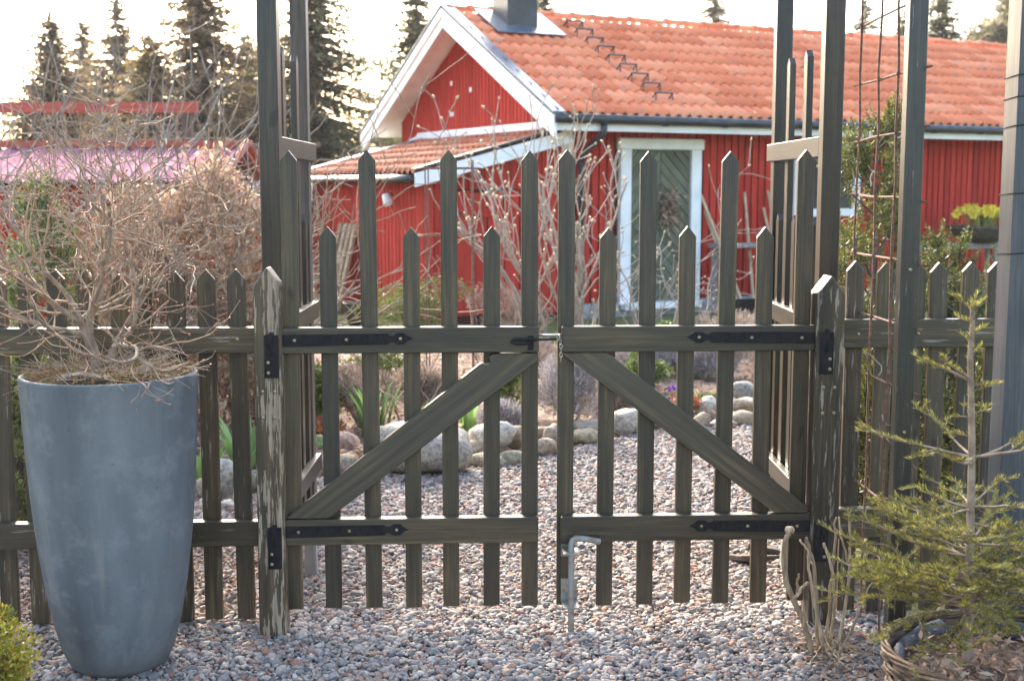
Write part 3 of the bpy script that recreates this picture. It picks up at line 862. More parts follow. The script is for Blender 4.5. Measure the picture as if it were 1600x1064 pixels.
def brace_mat(name, ang):
    """stain with the grain turned along a diagonal board"""
    m, nt, bs = new_mat(name)
    tc = N(nt, 'ShaderNodeTexCoord'); m1 = N(nt, 'ShaderNodeMapping'); m1.inputs['Rotation'].default_value = (0, ang, 0)
    nt.links.new(tc.outputs['Object'], m1.inputs['Vector'])
    m2 = N(nt, 'ShaderNodeMapping'); m2.inputs['Scale'].default_value = (2.2, 70, 70); nt.links.new(m1.outputs[0], m2.inputs['Vector'])
    g = noise(nt, m2.outputs[0], 1, 5, .6)
    r = ramp(nt, [(.30, (.030, .0235, .015)), (.55, (.063, .048, .028)), (.78, (.15, .105, .048))]); nt.links.new(g, r.inputs[0])
    nt.links.new(r.outputs[0], bs.inputs['Base Color']); bs.inputs['Roughness'].default_value = .42
    bump(nt, bs, g, .35, .002)
    return m
M['brace_l'] = brace_mat('brace_stain_rising', R(37))
M['brace_r'] = brace_mat('brace_stain_falling', R(-37))

gl, hl = gate_leaf('l', [-.893, -.757, -.614, -.476, -.343, -.203, -.067], 0, 'left olive-stained picket gate leaf carrying the black hook latch')
gr, hr = gate_leaf('r', [.056, .198, .342, .478, .612, .750, .884], 0, 'right olive-stained picket gate leaf carrying the steel drop bolt')
# hook latch between the leaves
box('latch_plate', gl, -.078 - hl, -.058 - hl, -.0485, -.0445, .995, 1.045, M['black_iron'], .001)
inst('latch_hook', tube('latch_hook', [(-.135 - hl, -.062, 1.026), (-.125 - hl, -.064, 1.033), (-.10 - hl, -.062, 1.033), (-.07 - hl, -.058, 1.032), (-.03 - hl, -.056, 1.032), (.02 - hl, -.056, 1.034)], [.004, .007, .006, .0055, .0045, .0045], M['black_iron'], 8), gl)
inst('latch_handle', tube('latch_handle', [(-.135 - hl, -.062, 1.026), (-.12 - hl, -.068, 1.018), (-.09 - hl, -.066, 1.018), (-.066 - hl, -.058, 1.024)], .0045, M['black_iron'], 8), gl)
inst('latch_rod', tube('latch_rod', [(-.06 - hl, -.03, 1.043), (.02 - hl, -.03, 1.043), (.052 - hl, -.03, 1.046)], .0045, M['zinc'], 8), gl)
a = np.linspace(0, 2 * math.pi, 14, endpoint=False)
inst('latch_eye', tube('latch_eye', [(.03 - hr + .0 * t, -.05 + .012 * math.cos(t), 1.036 + .012 * math.sin(t)) for t in a], .0035, M['zinc'], 6, True), gr)
for k in range(5):
    inst('chain_link', tube('chain_link', [(.036 - hr + (.005 if k % 2 else 0) * math.cos(t), -.05 + (.0 if k % 2 else .005) * math.cos(t), 1.02 - k * .014 + .009 * math.sin(t)) for t in a], .0016, M['zinc'], 5, True), gr)
# drop bolt
bx = .073 - hr
bolt = inst('drop_bolt', tube('drop_bolt', [(bx, -.075, -.03), (bx, -.075, .10), (bx, -.075, .2), (bx, -.075, .32), (bx + .004, -.075, .334), (bx + .014, -.076, .341), (bx + .05, -.078, .338), (bx + .10, -.08, .329)], [.0105, .0105, .0105, .0105, .0105, .0108, .0105, .0105], M['rusty_zinc'], 12), gr)
for z0, z1 in ((.255, .30), (.09, .175)):
    box('bolt_bracket', gr, bx - .030, bx + .028, -.003, .0005, z0, z1, M['zinc'], .0008)
    zz = z1 - .012 if z0 > .2 else z0 + .004
    box('bolt_guide', gr, bx - .028, bx + .026, -.092, -.003, zz - .003, zz + .003, M['zinc'], .0008)
    for dx in (-.02, .02): inst('screw', SCREW, gr, (bx + dx, -.0035, (z0 + z1) / 2), (R(90), 0, 0))
inst('bolt_socket', lathe('bolt_socket', [(.0125, .008), (.016, .008), (.016, -.03)], M['rusty_zinc'], 14), None, tuple(gpt(.073, .0, -.075)))
tag(bpy.data.objects['bolt_socket'], 'small rusty steel ground socket under the drop bolt', 'socket')

# gate posts
def gate_post(u, h, w, mat, label, tilt):
    root = inst('gate_post', prism_mesh('gate_post', [(-w / 2, -.02), (w / 2, -.02), (w / 2, h - .065), (.0, h), (-w / 2, h - .065)], -.06, .036, mat, .003), None, gpt(u), (0, tilt, GA))
    tag(root, label, 'post', 'gate posts')
    s = -1 if u < 0 else 1
    for z in (1.031, .366):
        pl = box('hinge_plate', root, -s * .012 - .024, -s * .012 + .024, -.0652, -.0602, z - .125, z + .022, M['black_iron'], .0015)
        inst('hinge_pin', tube('hinge_pin', [(-s * .012, -.058, z - .05), (-s * .012, -.058, z + .03)], .009, M['black_iron'], 10), root)
        for dz in (-.02, -.055):
            inst('screw', SCREW, pl, (s * .011, -.0035, dz), (R(90), 0, 0))
    # old hinge scar screws
    for dz in (.03, -.06):
        inst('screw', SCREW, root, (-.02, -.0605, .83 + dz), (R(90), 0, 0)); inst('screw', SCREW, root, (.02, -.0605, .83 + dz), (R(90), 0, 0))
    return root
gate_post(-.963, 1.281, .094, M['post'], 'weathered pointed gate post with peeling paint beside the big planter', R(.25))
gate_post(.966, 1.247, .098, M['post2'], 'dark pointed gate post on the right behind the cut-back stems', 0)

# ================================================================== PICKET FENCES
def fence(us, z1, u0, u1, off, rails, label, tilt=0.0):
    root = empty('picket_fence', gpt((u0 + u1) / 2, 0, off), GA + tilt)
    tag(root, label, 'fence', 'fences beside the gate')
    c = (u0 + u1) / 2
    pm = picket_mesh(.062, .01, z1, .021, M['fence_z'])
    for u in us:
        inst('picket', pm, root, (u - c, .001, rng.normal() * .004 + (rng.random() - .5) * .006), (0, rng.normal() * .006, 0))
    for z0, zz in rails:
        box('rail', root, u0 - c, u1 - c, -.044, 0, z0, zz, M['fence_x'], .003)
    for k in range(3):
        inst('nail', SCREW, root, (us[k * 2] - c, -.0445, rails[0][0] + .05), (R(90), 0, 0))
    return root
fu = [-1.075, -1.19, -1.292, -1.397, -1.495, -1.598, -1.70, -1.80, -1.905, -2.01, -2.115] + [-2.22 - k * .104 for k in range(10)]
fence(fu, 1.26, -3.25, -1.015, .075, ((.978, 1.068), (.296, .385)), 'low olive picket fence behind the tall blue-grey planter')
fence([1.093, 1.20, 1.308, 1.40, 1.50, 1.605, 1.71, 1.815, 1.92] + [2.024 + k * .104 for k in range(11)], 1.285, 1.02, 3.2, .075, ((.985, 1.085), (.296, .405)), 'low olive picket fence behind the small spruce')

# ================================================================== ARBOR behind the gate
arbor = empty('garden_arbor', (.15, 5.25, 0))
tag(arbor, 'tall dark timber arbor with picket sides standing behind the gate', 'arbor')
def local(o, p): return (p[0] - .15, p[1] - 5.25, p[2])
def abox(name, x0, x1, y0, y1, z0, z1, mat, bev=.002): return box(name, arbor, x0 - .15, x1 - .15, y0 - 5.25, y1 - 5.25, z0, z1, mat, bev)
AP = {'lf': (-.88, 4.72), 'lb': (-.935, 5.74), 'rf': (1.19, 4.84), 'rb': (1.217, 5.86)}
for k, (x, y) in AP.items():
    abox('post', x - .036, x + .036, y - .036, y + .036, -.02, 2.62, M['arbor_brown'] if k == 'lb' else M['arbor_z'], .003)
for f, b, xi, sg in (('lf', 'lb', -.873, -1), ('rf', 'rb', 1.16, 1)):
    y0, y1 = AP[f][1] + .06, AP[b][1] + .03
    xa, xb = (xi - .032, xi) if sg < 0 else (xi, xi + .032)
    for z in (1.70, 1.0, .30):
        abox('rail', xa, xb, y0, y1, z - .038, z + .038, M['arbor_y'])
    nP = 6
    px0, px1 = (xa - .027, xa - .001) if sg < 0 else (xb + .001, xb + .027)
    for k in range(nP):
        yy = y0 + .07 + (y1 - y0 - .18) * k / (nP - 1)
        top = 2.10 if k % 2 == 0 else 1.43
        pm = prism_mesh('picket', [(-.03, .06), (.03, .06), (.03, top - .03), (.0, top), (-.03, top - .03)], 0, .026, M['arbor_z'], .0016)
        inst('picket', pm, arbor, (px1 - .15, yy - 5.25, 0), (0, 0, R(90)))
for y in (4.72, 5.78):
    abox('top_beam', -1.1, 1.4, y - .0225 + (.06 if y < 5 else .04), y + .0225 + (.06 if y < 5 else .04), 2.55, 2.66, M['arbor_x'])
for k in range(7):
    xx = -.95 + k * .35
    abox('top_slat', xx - .022, xx + .022, 4.5, 6.1, 2.661, 2.72, M['arbor_y'])
for (x, y) in ((-.81, 5.02), (1.13, 5.12)):
    o = inst('footing_block', prism_mesh('footing_block', [(-.026, -.02), (.026, -.02), (.022, .13), (-.022, .13)], -.026, .026, M['concrete'], .006), None, (x, y, 0))
    tag(o, 'small grey concrete footing behind the ' + ('left' if x < 0 else 'right') + ' gate leaf', 'footing', 'concrete footings')

# ================================================================== ROSE FRAME with rusty mesh
fr = empty('mesh_frame', (1.21, 3.9, 0))
tag(fr, 'tall dark post carrying a rusty reinforcing mesh at the right of the gate', 'trellis')
post_h = 2.45
box('post', fr, -.032, .024, -.025, .025, .09, post_h, M['frame_post'], .003)
# galvanised post shoe
sh = empty('post_shoe', (0, 0, 0), 0, fr)
for s in (-1, 1): box('shoe_side', sh, s * .0315 - .0025 - .004, s * .0315 + .0025 - .004, -.028, .028, .03, .13, M['zinc'], .001)
box('shoe_plate', sh, -.032, .024, -.0335, -.0285, -.02, .115, M['zinc'], .001)
for dz in (.05, .085): inst('bolt', SCREW, sh, (-.004, -.034, dz), (R(90), 0, 0), (1.6, 1.6, 1.6))
for z in (1.30, .80, .52):
    inst('screw', SCREW, fr, (-.004, -.0255, z), (R(90), 0, 0))
S = []
ys = [.05, .25, .46, .70]
for yy in ys:
    q = np.linspace(.05, 2.5, 14)
    off = rng.normal(size=(14, 2)) * .003
    for i in range(13):
        inst_p = (.02 + off[i, 0], yy + off[i, 1], q[i], .02 + off[i + 1, 0], yy + off[i + 1, 1], q[i + 1], .0042, .0042)
        S.append(inst_p)
    me = segs_mesh('mesh_rod', S, M['rust'], 6); S = []
    inst('mesh_rod', me, fr)
for k in range(11):
    z = 2.31 - k * .2 + rng.normal() * .008
    dz = rng.normal() * .01
    inst('mesh_wire', tube('mesh_wire', [(.026, -.06, z + dz), (.027, .25, z + .002), (.026, .5, z), (.027, .80, z - dz)], .0042, M['rust'], 6), fr)
    for yy in ys[1:]:
        if rng.random() < .6:
            inst('wire_tie', tube('wire_tie', [(.018, yy, z + .006), (.03, yy + .008, z), (.02, yy + .004, z - .008), (.014, yy - .006, z + .004)], .002, M['rust'], 5), fr)
# loose dry tendrils
for (yy, z) in ((.52, 1.55), (.66, 1.17), (.35, .92), (.28, .78)):
    p = np.array([.02, yy, z]); pts = [p.copy()]
    d = np.array([-.2, .4, .4])
    for k in range(6):
        d = norm(d + rng.normal(size=3) * .7); p = p + d * .02; pts.append(p.copy())
    inst('tendril', tube('tendril', pts, np.linspace(.0025, .001, 7), M['twig_pale'], 5), fr)

fp = empty('frame_post', (1.457, 3.68, 0))
tag(fp, 'tall post tinted with painted-in blue sky light, cut by the right edge of the picture', 'post')
box('post', fp, -.04, .07, -.04, .06, -.02, 2.4, M['sky_tint_post'], .003)
for z in (1.86, 1.80, 1.72, 1.53, 1.36):
    inst('wire_loop', tube('wire_loop', [(-.0425, -.0425, z), (.0725, -.0425, z + .006), (.0725, .0625, z + .004), (-.0425, .0625, z - .004)], .0016, M['black_iron'], 5, True), fp)

# ================================================================== BLUE-GREY PLANTER
POT = (-1.28, 4.03, 0)
prof = [(.0001, .0), (.10, .0), (.135, .004), (.155, .022), (.176, .07), (.200, .16), (.220, .27), (.240, .42), (.253, .56), (.263, .72), (.270, .86), (.273, .93), (.274, .955), (.272, .962), (.262, .964), (.255, .958), (.253, .93), (.25, .90)]
# finer rings for the smooth lathe
pr = np.array(prof); tt = np.linspace(0, len(pr) - 1, 70)
pr = np.stack([np.interp(tt, np.arange(len(pr)), pr[:, 0]), np.interp(tt, np.arange(len(pr)), pr[:, 1])], -1)
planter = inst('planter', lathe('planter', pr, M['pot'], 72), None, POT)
tag(planter, 'tall tapering blue-grey planter standing in front of the left fence', 'planter')
soil = lathe('soil', [(.0001, .965), (.08, .972), (.16, .955), (.22, .94), (.2505, .925)], M['soil'], 36)
inst('soil', soil, planter)
def scatter_disc(n, r, z0, amp):
    a_ = rng.uniform(0, 2 * math.pi, n); q = r * np.sqrt(rng.random(n))
    return np.stack([q * np.cos(a_), q * np.sin(a_), z0 + amp * rng.random(n)], -1)
C = scatter_disc(2600, .262, .945, .035); D = rand_dirs(2600); D[:, 2] = np.abs(D[:, 2]) + .3
V, F = cards(C, D, rand_dirs(2600), rng.uniform(.008, .022, 2600), rng.uniform(.004, .009, 2600))
tag(inst('moss', mesh_np('moss', V, F, M['moss']), planter), kind='stuff')
n = 520
C = scatter_disc(n, .25, .955, .035); D = rand_dirs(n); D[:, 2] = D[:, 2] * .35 + .12
outw = norm(np.column_stack([C[:, 0], C[:, 1], np.zeros(n)])); D = norm(D + outw * .5)
Sg = np.column_stack([C, C + D * rng.uniform(.04, .16, n)[:, None], np.full(n, .0012), np.full(n, .0006)])
tag(inst('dry_grass', segs_mesh('dry_grass', Sg, M['straw'], 3), planter), kind='stuff')
inst('bark_chip', prism_mesh('bark_chip', [(-.07, 0), (.06, -.012), (.085, .012), (.0, .03), (-.06, .022)], -.02, .02, M['bark'], .004), planter, (-.02, -.2, .962), (R(10), 0, R(8)))
inst('dry_leaf', prism_mesh('dry_leaf', [(-.03, 0), (0, -.008), (.035, .006), (.02, .022), (-.01, .018)], -.008, .008, M['plank'], .002), planter, (.15, -.12, .985), (R(-30), R(-25), R(20)))

# ================================================================== PLANT GENERATORS
def grow(p, d, L, r, lev, P, S, tips, g):
    n = max(3, int(L / P['step']))
    p = np.array(p, float); d = norm(np.array(d, float))
    for i in range(n):
        d = norm(d + g.normal(size=3) * P['wander'] + np.array([0, 0, P['up']]))
        q = p + d * (L / n)
        r2 = max(P['rmin'], r * (1 - P['taper'] / n))
        S.append((*p, *q, r, r2))
        p, r = q, r2
        if lev < P['max'] and i >= P.get('first', 1) and g.random() < P['prob'][lev]:
            ax = norm(np.cross(d, g.normal(size=3)))
            an = g.uniform(*P['ang'])
            dd = d * math.cos(an) + ax * math.sin(an)
            grow(p, dd, L * g.uniform(*P['len']), max(P['rmin'], r * P['rk']), lev + 1, P, S, tips, g)
    tips.append((*p, *d))

def shrub(name, base, stems, P, mat, label, cat, group=None, seed=1, spread=.35, Lm=1.0, r0=.01, base_r=.05, sides=4, bud=None, bud_size=(.012, .02), part='branches'):
    g = np.random.default_rng(seed)
    S, tips = [], []
    for k in range(stems):
        a_ = g.uniform(0, 2 * math.pi); q = base_r * math.sqrt(g.random())
        d = (math.cos(a_) * spread * g.uniform(.3, 1.3), math.sin(a_) * spread * g.uniform(.3, 1.3), 1)
        grow((q * math.cos(a_), q * math.sin(a_), -.02), d, Lm * g.uniform(.7, 1.1), r0 * g.uniform(.7, 1.15), 0, P, S, tips, g)
    root = empty(name, base)
    tag(root, label, cat, group)
    tag(inst(part, segs_mesh(part, S, mat, sides), root), kind='stuff')
    if bud:
        T = np.array(tips)
        me_v, me_f = buds(T, bud_size, g)
        o = inst('buds', mesh_np('buds', me_v, me_f, bud, True), root); tag(o, kind='stuff')
    return root

def buds(T, size, g):
    n = len(T); d = T[:, 3:6]; ln = g.uniform(size[0], size[1], n)[:, None]
    a_ = norm(np.cross(d, np.array([.3, .2, .9]))); b_ = np.cross(d, a_)
    p = T[:, :3]; w = ln * .36
    V = np.stack([p, p + d * ln * .4 + a_ * w, p + d * ln * .4 + b_ * w, p + d * ln * .4 - a_ * w, p + d * ln * .4 - b_ * w, p + d * ln], 1)
    f = np.array([[0, 2, 1], [0, 3, 2], [0, 4, 3], [0, 1, 4], [5, 1, 2], [5, 2, 3], [5, 3, 4], [5, 4, 1]])
    F = (np.arange(n)[:, None, None] * 6 + f[None]).reshape(-1, 3)
    return V.reshape(-1, 3), F

# ---- bare shrub in the planter
g = np.random.default_rng(5)
S, tips = [], []
Pp = dict(step=.027, wander=.20, up=.03, taper=.6, rmin=.0011, max=5, prob=[.52, .43, .36, .25, .10], ang=(.45, 1.1), len=(.36, .64), rk=.55)
S += [(0, 0, .94, -.012, 0, 1.00, .021, .019), (-.012, 0, 1.0, -.03, .0, 1.06, .019, .017), (.02, .01, .94, .045, .0, 1.04, .013, .012), (-.03, 0, 1.06, -.05, 0, 1.11, .016, .014)]
mains = [((-.05, 0, 1.11), (-.75, -.1, .9), .46, .0095), ((-.05, .0, 1.11), (-.2, .2, 1), .50, .009), ((-.03, -.0, 1.06), (.35, -.2, 1), .52, .009), ((.045, 0, 1.04), (.75, .05, .9), .52, .0085),
         ((-.04, -.0, 1.08), (-.9, -.4, .35), .42, .008), ((.045, .0, 1.04), (.45, .6, .8), .45, .009), ((.045, .0, 1.04), (.85, -.4, .45), .46, .008), ((-.05, .0, 1.1), (-.9, .4, .5), .48, .008), ((-.03, 0, 1.06), (.05, 0, 1), .52, .011), ((-.012, 0, 1.0), (-.6, -.5, .5), .4, .007)]
for p, d, L, r_ in mains: grow(p, d, L, r_, 0, Pp, S, tips, g)
ps = empty('planted_shrub', (-1.315, 4.05, 0))
tag(ps, 'bare twiggy shrub with red buds growing in the blue-grey planter', 'shrub')
stem = [s for s in S if max(s[6], s[7]) > .0042]; tw = [s for s in S if max(s[6], s[7]) <= .0042]
inst('stems', segs_mesh('stems', stem, M['twig_tan'], 7), ps)
tag(inst('twigs', segs_mesh('twigs', tw, M['twig_red'], 4), ps), kind='stuff')
V, F = buds(np.array(tips), (.006, .012), g)
tag(inst('buds', mesh_np('buds', V, F, M['redbud'], True), ps), kind='stuff')

# ---- small spruce in a basket
def needles(S, g, step, ln, wd, mat, droop=0.0, min_r=0):
    C, D, Nn = [], [], []
    for s in S:
        p0, p1 = np.array(s[:3]), np.array(s[3:6]); d = p1 - p0; L = np.linalg.norm(d)
        if L < 1e-6 or s[6] > min_r: continue
        d = d / L; m = max(1, int(L / step))
        for k in range(m):
            x = norm(np.cross(d, g.normal(size=3)))
            if x[2] < -.3: x = -x * np.array([1, 1, 1])
            C.append(p0 + (p1 - p0) * (k + g.random()) / m); D.append(d * g.uniform(.55, 1.0) + x * g.uniform(.6, 1)); Nn.append(g.normal(size=3))
    n = len(C)
    return cards(np.array(C), np.array(D), np.array(Nn), g.uniform(ln[0], ln[1], n), g.uniform(wd[0], wd[1], n))

g = np.random.default_rng(21)
sp = empty('potted_spruce', (1.20, 3.30, .0))
tag(sp, 'small yellow-green spruce with bare trunk growing in the wicker basket', 'spruce tree')
tr = []
zt = np.linspace(.22, 1.255, 16)
tp = np.column_stack([np.interp(zt, [.2, .7, 1.0, 1.26], [.02, .012, .0, -.012]) + g.normal(size=16) * .002, g.normal(size=16) * .003, zt])
inst('trunk', tube('trunk', tp, np.linspace(.0145, .006, 16), M['twig_tan'], 9), sp)
BR, TW = [], []
def spruce_branch(p, d, L, r, dense, foli):
    d = norm(np.array(d, float)); p = np.array(p, float); n = max(4, int(L / .03))
    for i in range(n):
        d = norm(d + g.normal(size=3) * .07 + np.array([0, 0, .015])); q = p + d * L / n
        t = i / n
        seg = (*p, *q, r * (1 - .6 * t), r * (1 - .6 * (t + 1 / n)))
        (TW if t > foli else BR).append(seg)
        if t > .18 and g.random() < dense:
            sd = norm(np.cross(d, (0, 0, 1))) * (1 if g.random() < .5 else -1)
            dd = norm(d * .75 + sd * g.uniform(.5, .9) + np.array([0, 0, g.uniform(-.25, .3)]))
            l2 = L * (1 - t * .6) * g.uniform(.2, .45); m = max(3, int(l2 / .025)); pp = q.copy()
            for j in range(m):
                dd = norm(dd + g.normal(size=3) * .09); qq = pp + dd * l2 / m
                s2 = (*pp, *qq, .0018, .0014); (TW if j / m > foli * .5 else BR).append(s2)
                if g.random() < .35 and j > 0:
                    d3 = norm(dd + g.normal(size=3) * .7); TW.append((*qq, *(qq + d3 * g.uniform(.02, .05)), .0012, .001))
                pp = qq
        p = q
# leader tuft and upper sparse whorls
for (z, ang, L, up, dense, foli) in ((1.245, 0, .04, 1.4, 0, -1), (1.24, 2.5, .045, .5, .2, -1), (1.235, .4, .05, .4, .2, -1), (1.23, -1.6, .05, .5, .2, -1), (1.20, 3.4, .05, .5, 0, -1), (1.17, .2, .04, .5, 0, -1), (1.15, 3.0, .035, .6, 0, -1), (1.12, .1, .035, .5, 0, -1),
        (1.045, 3.05, .15, .45, .5, .35), (1.05, 3.6, .13, .5, .5, .2), (1.035, -.25, .07, .1, .4, .1), (1.02, -1.3, .07, .3, .4, .1), (.955, .35, .06, .3, .3, .4), (.95, 2.9, .05, .1, .3, .3), (.90, 3.14, .05, .3, 0, .2),
        (.845, 3.1, .30, .12, .28, .35), (.84, .35, .34, .25, .35, .35), (.845, -.25, .30, .1, .4, .3), (.85, 1.9, .25, .2, .4, .3), (.83, -2.2, .2, .2, .4, .3)):
    x0 = float(np.interp(z, [.2, .7, 1.0, 1.26], [.02, .012, .0, -.012]))
    spruce_branch((x0, 0, z), (math.cos(ang), math.sin(ang), up), L, .0045 if L > .1 else .002, dense, foli)
for k in range(5):
    ang = k * 2.4 + .6; spruce_branch((.01, 0, .70 + g.normal() * .02), (math.cos(ang), math.sin(ang), .15), g.uniform(.14, .28), .004, .35, .3)
for lvl, (z, cnt, Lr) in enumerate(((.61, 9, (.2, .36)), (.56, 14, (.26, .42)), (.52, 17, (.28, .44)), (.47, 16, (.24, .40)), (.43, 10, (.16, .30)))):
    for k in range(cnt):
        ang = k * 2 * math.pi / cnt + g.uniform(-.2, .2) + lvl
        spruce_branch((.014, 0, z + g.normal() * .02), (math.cos(ang), math.sin(ang), g.uniform(-.08, .2)), g.uniform(*Lr), .0038, .66, .16)
# needles also cover the leader
for i in range(9, 15):
    TW.append((*tp[i], *tp[i + 1], .006, .006))
tag(inst('branches', segs_mesh('branches', BR + TW, M['twig_tan'], 4), sp), kind='stuff')
V, F = needles(TW, g, .0011, (.012, .021), (.0022, .0034), M['needle'], min_r=.02)
tag(inst('needles', mesh_np('needles', V, F, M['needle']), sp), kind='stuff')

# ---- wicker basket
bk = empty('wicker_basket', (1.32, 3.29, 0)); bk.scale = (1.06, 1.06, 1.02)
tag(bk, 'dark wicker basket with arched handle holding the small spruce', 'basket')
inst('basket_body', lathe('basket_body', [(.0001, .0), (.18, .0), (.20, .02), (.25, .12), (.285, .22), (.295, .30), (.287, .30), (.275, .22)], M['wicker'], 48, warp=lambda V, t: V * np.array([1, 1, 1]) + np.stack([np.cos(t) * .004 * np.sign(np.sin(t * 18)), np.sin(t) * .004 * np.sign(np.sin(t * 18)), 0 * t], -1)[None]), bk)
inst('liner', lathe('liner', [(.272, .20), (.277, .285), (.268, .298), (.258, .292), (.25, .26)], M['plastic_liner'], 60, warp=lambda V, t: V + np.stack([.006 * np.cos(t * 9), .006 * np.sin(t * 11), .012 * np.sin(t * 7 + np.cos(t * 13))], -1)[None]), bk)
inst('soil', lathe('soil', [(.0001, .27), (.15, .265), (.27, .25)], M['bark'], 32), bk)
nB = 900; Cb = scatter_disc(nB, .25, .262, .03); Db = rand_dirs(nB); Db[:, 2] = Db[:, 2] * .4 + .1
Vb, Fb = cards(Cb, Db, rand_dirs(nB), rng.uniform(.015, .05, nB), rng.uniform(.006, .016, nB))
tag(inst('mulch', mesh_np('mulch', Vb, Fb, M['litter']), bk), kind='stuff')
for j in range(16):
    z = .02 + j * .0185; rr = float(np.interp(z, [0, .02, .12, .22, .30], [.19, .203, .253, .288, .298]))
    t = np.linspace(0, 2 * math.pi, 72, endpoint=False)
    wv = .0055 * np.sin(t * 18 + (math.pi if j % 2 else 0))
    inst('weave', tube('weave', np.stack([(rr + wv) * np.cos(t), (rr + wv) * np.sin(t), z + 0 * t], -1), .0068, M['wicker'], 5, True), bk)
t = np.linspace(0, 2 * math.pi, 90, endpoint=False)
for k in range(4):
    ph = k * math.pi / 2
    inst('rim', tube('rim', np.stack([(.297 + .008 * np.cos(t * 5 + ph)) * np.cos(t), (.297 + .008 * np.cos(t * 5 + ph)) * np.sin(t), .312 + .008 * np.sin(t * 5 + ph)], -1), .0052, M['wicker'] if k % 2 else M['wicker_light'], 6, True), bk)
for k in range(3):
    q = np.linspace(0, math.pi, 24); ph = k * 2.1
    inst('handle', tube('handle', np.stack([.11 + .13 * np.cos(q) + .006 * np.cos(q * 9 + ph), np.full(24, -.285) - .03 * np.sin(q) + .006 * np.sin(q * 9 + ph), .30 + .125 * np.sin(q)], -1), .0075, M['wicker_light'], 7), bk)

# ---- cut-back stems by the right gate post
g = np.random.default_rng(8)
cs = empty('cut_back_stems', (1.03, 4.10, 0))
tag(cs, 'cut-back brown woody stems at the foot of the right gate post', 'shrub')
def stem_path(pts, r0, r1):
    pts = np.array(pts, float); n = 14
    t = np.linspace(0, len(pts) - 1, n)
    P = np.stack([np.interp(t, np.arange(len(pts)), pts[:, k]) for k in range(3)], -1)
    for _ in range(2): P[1:-1] = (P[:-2] + P[1:-1] * 2 + P[2:]) / 4
    return tube('stem', P + g.normal(size=P.shape) * .0022, np.linspace(r0 * .78, r1 * .72, n), M['straw_stem'], 8)
M['straw_stem'] = simple('stem_bark', (.24, .155, .085), (.52, .38, .23), 9, .85, .9, .006, stretch=(9, 9, 1.6), obj_var=.25)
def cane(pts, r0, r1): inst('stem', stem_path(pts, r0, r1), cs)
cane([(-.03, 0, 0), (-.06, -.01, .12), (-.12, -.02, .22), (-.145, -.02, .33), (-.135, -.02, .42), (-.125, -.02, .43)], .0125, .011)
inst('knob', lathe('knob', [(.0001, -.012), (.014, -.008), (.017, .002), (.012, .012), (.0001, .014)], M['straw_stem'], 9), cs, (-.122, -.02, .435))
cane([(-.105, -.02, .20), (-.085, -.03, .24), (-.06, -.03, .262)], .008, .006)
cane([(-.09, -.02, .22), (-.095, -.03, .27), (-.09, -.03, .29)], .006, .005)
cane([(0, .02, 0), (-.02, .02, .15), (-.02, .03, .27), (-.04, .03, .35), (-.055, .03, .40)], .010, .007)
cane([(-.03, .03, .3), (-.05, .02, .35), (-.075, .02, .39)], .006, .005)
cane([(.01, 0, 0), (-.01, -.02, .10), (-.045, .0, .25), (-.055, .0, .35)], .009, .006)
cane([(.03, .02, 0), (.04, .0, .18), (.03, .01, .30), (.0, .02, .38)], .009, .006)
cane([(.05, 0, 0), (.08, .0, .20), (.09, .01, .36), (.08, .02, .48)], .0085, .005)
cane([(.085, .01, .3), (.055, .01, .40), (.045, .01, .47)], .005, .004)
cane([(.02, .04, 0), (.03, .04, .2), (.045, .05, .36), (.045, .05, .46)], .008, .005)
cane([(.04, -.03, 0), (.07, -.06, .09), (.11, -.06, .2), (.14, -.05, .27)], .007, .004)
for k in range(8):
    a_ = g.uniform(-2.6, .4); L = g.uniform(.1, .22)
    cane([(.0, 0, .02 + .01 * k), (math.cos(a_) * L * .5, math.sin(a_) * L * .5, .03 + .015 * g.random()), (math.cos(a_) * L, math.sin(a_) * L, .02 + .02 * g.random())], .004, .002)

# dry litter round its foot
def litter(name, label, x0, x1, y0, y1, n, z, mat, size=(.015, .05), kindlabel='leaf litter', w=.35, shape=None):
    X = rng.uniform(x0, x1, n); Y = rng.uniform(y0, y1, n)
    C = np.column_stack([X, Y, z + rng.random(n) * .02]); D = rand_dirs(n); D[:, 2] *= .35
    Nn = rand_dirs(n) * .5 + np.array([0, 0, 1])
    L = rng.uniform(size[0], size[1], n)
    if shape is not None:
        ok = shape(X, Y); C, D, Nn, L = C[ok], D[ok], Nn[ok], L[ok]
    V, F = cards(C, D, Nn, L, L * rng.uniform(w * .6, w * 1.3, len(L)))
    return tag(inst(name, mesh_np(name, V, F, mat)), label, kindlabel, kind='stuff')
litter('leaf_litter', 'dry brown leaves around the cut-back stems', .95, 1.3, 3.75, 4.35, 260, .008, M['litter'], (.02, .06))
litter('straw_litter', 'dry stalks lying at the foot of the right gate post', .9, 1.4, 3.7, 4.35, 160, .012, M['straw'], (.05, .16), w=.05)
litter('leaf_litter', 'brown needles and litter under the left fence', -2.4, -1.0, 4.4, 5.4, 2600, .002, M['litter'], (.01, .05), w=.3)
litter('leaf_litter', 'reddish dead leaves spread over the flower bed', -2.4, 2.2, 6.2, 11.5, 15000, .06, M['litter'], (.02, .065), w=.45, shape=lambda X, Y: Y > edge_y(X) + .12)
litter('fallen_twigs', 'a few pale fallen twigs on the gravel by the gate', -1.2, .9, 3.8, 4.5, 26, .014, M['straw'], (.03, .09), w=.06)

